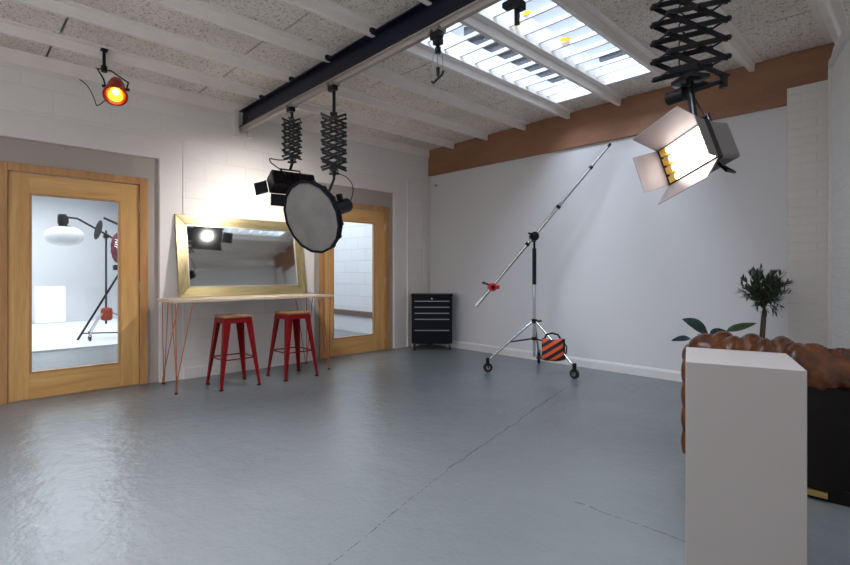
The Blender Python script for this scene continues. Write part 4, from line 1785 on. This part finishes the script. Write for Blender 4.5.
rows = swept(path, prof, d_roll)
h = MB()
h.grid(rows, close_v=True)
for rw in (rows[0], rows[-1]):
    c_ = sum(rw, Vector())/len(rw)
    outx = Vector((0, 0.035, 0))
    v1 = [h.bm.verts.new(c_+(p-c_)*0.86+outx*0.7) for p in rw]
    v0 = [h.bm.verts.new(p) for p in rw]
    v2 = [h.bm.verts.new(c_+(p-c_)*0.4+outx) for p in rw]
    vc = h.bm.verts.new(c_+outx)
    nn = len(rw)
    for i in range(nn):
        j = (i+1) % nn
        h.bm.faces.new((v0[i], v0[j], v1[j], v1[i]))
        h.bm.faces.new((v1[i], v1[j], v2[j], v2[i]))
        h.bm.faces.new((v2[i], v2[j], vc))
bmesh.ops.remove_doubles(h.bm, verts=h.bm.verts, dist=0.0002)
h.build('rolled_top', M['leather'], t, smooth=75, world=False)
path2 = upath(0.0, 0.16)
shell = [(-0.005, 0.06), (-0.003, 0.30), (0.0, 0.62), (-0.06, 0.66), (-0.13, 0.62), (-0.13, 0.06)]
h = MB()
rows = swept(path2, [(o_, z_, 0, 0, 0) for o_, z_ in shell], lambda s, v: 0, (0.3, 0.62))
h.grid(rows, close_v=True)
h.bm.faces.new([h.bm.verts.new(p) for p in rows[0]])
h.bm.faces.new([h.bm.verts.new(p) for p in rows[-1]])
h.build('outer_shell', M['leather_shaded'], t, smooth=40, world=False)
path3 = upath(0.15, 0.06)
prof = [(0, 0.36+0.30*i/18, -1, 0, 0.30*i/18) for i in range(19)]
h = MB()
h.grid(swept(path3, prof, lambda s, v: 0.03*tuft(s, v, 0.145, 0.30), (0.36, 0.66)))
h.build('buttoned_lining', M['leather'], t, smooth=75, world=False)
# lumpy padded welt down the left rear edge
h = MB()
pts, rad_ = [], []
for i in range(41):
    z = 0.075+0.55*i/40
    pts.append((0.028, 0.028, z))
    rad_.append(0.020+0.009*abs(math.sin(i/40*PI*4)))
h.tube(pts, rad_, 12)
h.build('padded_edge', M['leather'], t, smooth=60, world=False)
for x in (0.075, CXW-0.075):
    h = MB()
    h.mm((x-0.075, CYD-0.01, 0.085), (x+0.055, CYD+0.018, 0.64-DROP))
    fc = h.build('arm_front', M['leather'], t, bevel=0.012, world=False)
h = MB()
h.mm((0.11, 0.0+0.1, 0.085), (CXW-0.11, CYD, 0.28))
h.build('seat_base', M['leather'], t, bevel=0.02, world=False)
h = MB()
h.mm((0.145, 0.16, 0.28), (CXW-0.145, CYD+0.02, 0.43))
h.build('seat_cushion', M['leather'], t, bevel=0.05, world=False, smooth=60, seg=5)
for (fx, fy) in ((0.09, 0.09), (CXW-0.09, 0.09), (0.06, CYD-0.06), (CXW-0.06, CYD-0.06)):
    h = MB()
    h.lathe([(0, 0.0), (0.022, 0.0), (0.026, 0.02), (0.038, 0.04), (0.036, 0.065), (0, 0.065)], (fx, fy, 0), n=16)
    h.build('foot', M['bark'], t, smooth=40, world=False)
h = MB()
h.mm((0.03, 0.015, 0.004), (CXW-0.03, CYD-0.02, 0.07))
h.build('bottom_skirt', M['leather_shaded'], t, world=False)
h = MB()
h.mm((0.57, -0.012, 0.022), (0.68, 0.016, 0.050))
h.build('brass_plate', M['brass'], t, world=False, bevel=0.002)


# ------------------------------------------------------------------ plants
def leaf(mb, base, d, L, wd, up=Vector((0, 0, 1)), bend=0.15, fold=0.15, n=6, tip=1.0):
    d = Vector(d).normalized()
    s = d.cross(up)
    if s.length < 1e-3:
        s = d.orthogonal()
    s.normalize()
    nn = s.cross(d)
    rows = []
    for i in range(n+1):
        f = i/n
        w_ = wd*math.sin(PI*min(1, f**0.8))**0.8*(1-0.2*f) if 0 < f < 1 else wd*0.02
        c_ = Vector(base)+d*L*f-nn*bend*L*f*f
        rows.append([c_-s*w_+nn*fold*w_, c_, c_+s*w_+nn*fold*w_])
    mb.grid(rows)


pb = Vector((-0.972, 4.86, 0))
t = thing('potted_olive', 'small olive tree with a round leafy crown standing behind the leather armchair', 'potted plant', pb)
h = MB()
h.lathe([(0, 0), (0.11, 0), (0.14, 0.26), (0.15, 0.27), (0.15, 0.30), (0.125, 0.30), (0.12, 0.26), (0, 0.26)], pb, n=28)
h.build('pot', M['pot'], t, smooth=40)
h = MB()
h.cyl(pb+Vector((0, 0, 0.255)), pb+Vector((0, 0, 0.272)), 0.118, n=24)
h.build('soil', M['soil'], t)
h = MB()
h.tube([pb+Vector((-0.03, 0, 0.27)), pb+Vector((-0.02, 0, 0.55)), pb+Vector((-0.005, 0, 0.78)), pb+Vector((0.012, 0, 0.90))], [0.014, 0.012, 0.010, 0.006], 8)
h.tube([pb+Vector((-0.01, 0.01, 0.27)), pb+Vector((0.0, 0.01, 0.55)), pb+Vector((0.012, 0.01, 0.78)), pb+Vector((-0.01, 0.0, 0.92))], [0.010, 0.009, 0.008, 0.005], 8)
crown = pb+Vector((0.008, 0, 0.995))
tips = []
for i in range(95):
    th = random.uniform(0, 2*PI)
    ph = math.acos(random.uniform(-1, 1))
    r_ = random.uniform(0.09, 0.20)
    e = crown+Vector((math.sin(ph)*math.cos(th), math.sin(ph)*math.sin(th), math.cos(ph)))*r_
    b0 = pb+Vector((0, 0, random.uniform(0.84, 0.95)))
    m1 = (b0+e)/2+Vector((0, 0, 0.02))
    h.tube([b0, m1, e], [0.004, 0.003, 0.0015], 5)
    tips.append((b0, m1, e))
h.build('trunk', M['bark'], t, smooth=50)
h = MB()
for (b0, m1, e) in tips:
    for k in range(17):
        f = random.uniform(0.35, 1.0)
        p = m1.lerp(e, (f-0.35)/0.65) if f > 0.5 else b0.lerp(m1, f*2)
        d = ((e-b0).normalized()+Vector((random.uniform(-1, 1), random.uniform(-1, 1), random.uniform(-0.6, 0.9)))*0.85)
        leaf(h, p, d, random.uniform(0.045, 0.075), random.uniform(0.006, 0.010), bend=random.uniform(-0.2, 0.3), n=3)
o = h.build('foliage', M['olive'], t)
o['kind'] = 'stuff'

pb = Vector((-1.27, 4.50, 0))
t = thing('leafy_pot_plant', 'low pot plant with broad dark patterned leaves just showing over the armchair', 'potted plant', pb)
h = MB()
h.lathe([(0, 0), (0.09, 0), (0.12, 0.22), (0.13, 0.23), (0.13, 0.26), (0.105, 0.26), (0.10, 0.22), (0, 0.22)], pb, n=28)
h.build('pot', M['pot'], t, smooth=40)
h = MB()
h.cyl(pb+Vector((0, 0, 0.215)), pb+Vector((0, 0, 0.232)), 0.098, n=24)
h.build('soil', M['soil'], t)
LV = [((0.0, -0.06, 0.655), cv(-0.86, 0.42, -0.1), 0.25, 0.075, 'darkleaf', 0.0),
      ((0.00, 0.0, 0.64), cv(0.75, 0.05, 0.1), 0.20, 0.045, 'darkleaf', 0.1),
      ((0.10, 0.08, 0.66), cv(0.95, 0.30, 0.0), 0.27, 0.035, 'greenleaf', 0.1),
      ((-0.12, -0.10, 0.60), cv(-0.9, 0.0, -0.3), 0.18, 0.03, 'darkleaf', 0.15),
      ((0.02, 0.02, 0.60), (0.3, 0.9, 0.2), 0.22, 0.05, 'greenleaf', 0.2),
      ((-0.02, 0.02, 0.58), (-0.6, 0.7, 0.3), 0.22, 0.05, 'darkleaf', 0.2)]
for (bp_, d_, L_, w_, mm_, bn) in LV:
    h = MB()
    base = pb+Vector(bp_)
    leaf(h, base, d_, L_, w_, up=(UP-FW*1.1), bend=bn, fold=0.25, n=10)
    h.tube([pb+Vector((bp_[0]*0.2, bp_[1]*0.2, 0.22)), pb+Vector((bp_[0]*0.5, bp_[1]*0.5, 0.45)), base], 0.004, 6)
    h.build('leaf', M[mm_], t, smooth=70)

# ------------------------------------------------------------------ pipes and small fittings
h = MB()
yp, xp = YB-0.105, -0.597
pts = [(xp, yp, 0.0), (xp, yp, 1.5), (xp, yp, 2.86), (xp+0.006, yp-0.02, 2.90), (xp+0.02, yp-0.06, 2.915)]
xq = xr(3.0)-0.03
pts += [(xr(5.0)-0.035, 5.0, 2.905), (xr(3.0)-0.035, 3.0, 2.905)]
h.tube(pts, 0.016, 10)
o = h.build('wall_conduit', M['plaster'], origin=(xp, yp, 0), smooth=50)
tag(o, 'white painted pipe running up beside the brick pier and along the right wall top', 'pipe')
h = MB()
h.mm((XW0+0.012, YB-0.14, 0.0), (XW0+0.10, YB-0.05, 2.92))
struct(h.build('trim_30', M['plaster']))
h = MB()
h.prism([(xr(5.3)-0.03, 5.3, 2.86), (xr(YR)-0.03, YR, 2.86), (xr(YR)+0.2, YR, 2.86), (xr(5.3)+0.2, 5.3, 2.86)], (0, 0, 0.055))
struct(h.build('trim_31', M['plaster']))

h = MB()
h.tube([(XL+0.028, 5.34, 0.0), (XL+0.028, 5.34, 2.68)], 0.014, 10)
h.tube([(XL+0.028, 5.385, 0.0), (XL+0.028, 5.385, 2.68)], 0.011, 10)
o = h.build('corner_pipes', M['plaster'], origin=(XL+0.028, 5.36, 0), smooth=50)
tag(o, 'white painted pipe running up the corner behind the tool chest', 'pipe')
h = MB()
h.cyl((-5.40, YB, 2.50), (-5.40, YB-0.05, 2.50), 0.016, n=12)
h.cyl((-5.40, YB-0.05, 2.50), (-5.37, YB-0.06, 2.485), 0.012, n=10)
tag(h.build('wall_hook', M['steel'], origin=(-5.40, YB, 2.50)), 'small metal hook on the back wall beneath the brown beam near the corner', 'hook')

# yellow leaves lying on the roof glass
LVS = [((-2.20, 3.24), 'yellow fallen leaf on the roof glass beside the black spigot bracket'),
       ((-2.345, 3.32), 'yellow fallen leaf on the roof glass close to the middle joist'),
       ((-2.22, 3.845), 'largest yellow fallen leaf, lying near the middle of the right roof light'),
       ((-1.955, 4.04), 'small yellow fallen leaf near the right edge of the right roof light')]
for i, ((lx, ly), lb) in enumerate(LVS):
    h = MB()
    z = zc(lx)+0.064
    n = 9
    pts = []
    rL = (0.038, 0.034, 0.046, 0.022)[i]
    for k in range(n*2):
        a = 2*PI*k/(n*2)
        r_ = rL*(1 if k % 2 == 0 else 0.72)
        pts.append((lx+r_*math.cos(a)*1.2, ly+r_*math.sin(a), z))
    h.prism(pts, (0, 0, 0.003))
    tag(h.build('fallen_leaf', M['leafyellow'], origin=(lx, ly, z)), lb, 'leaf', 'fallen leaves on the roof light')
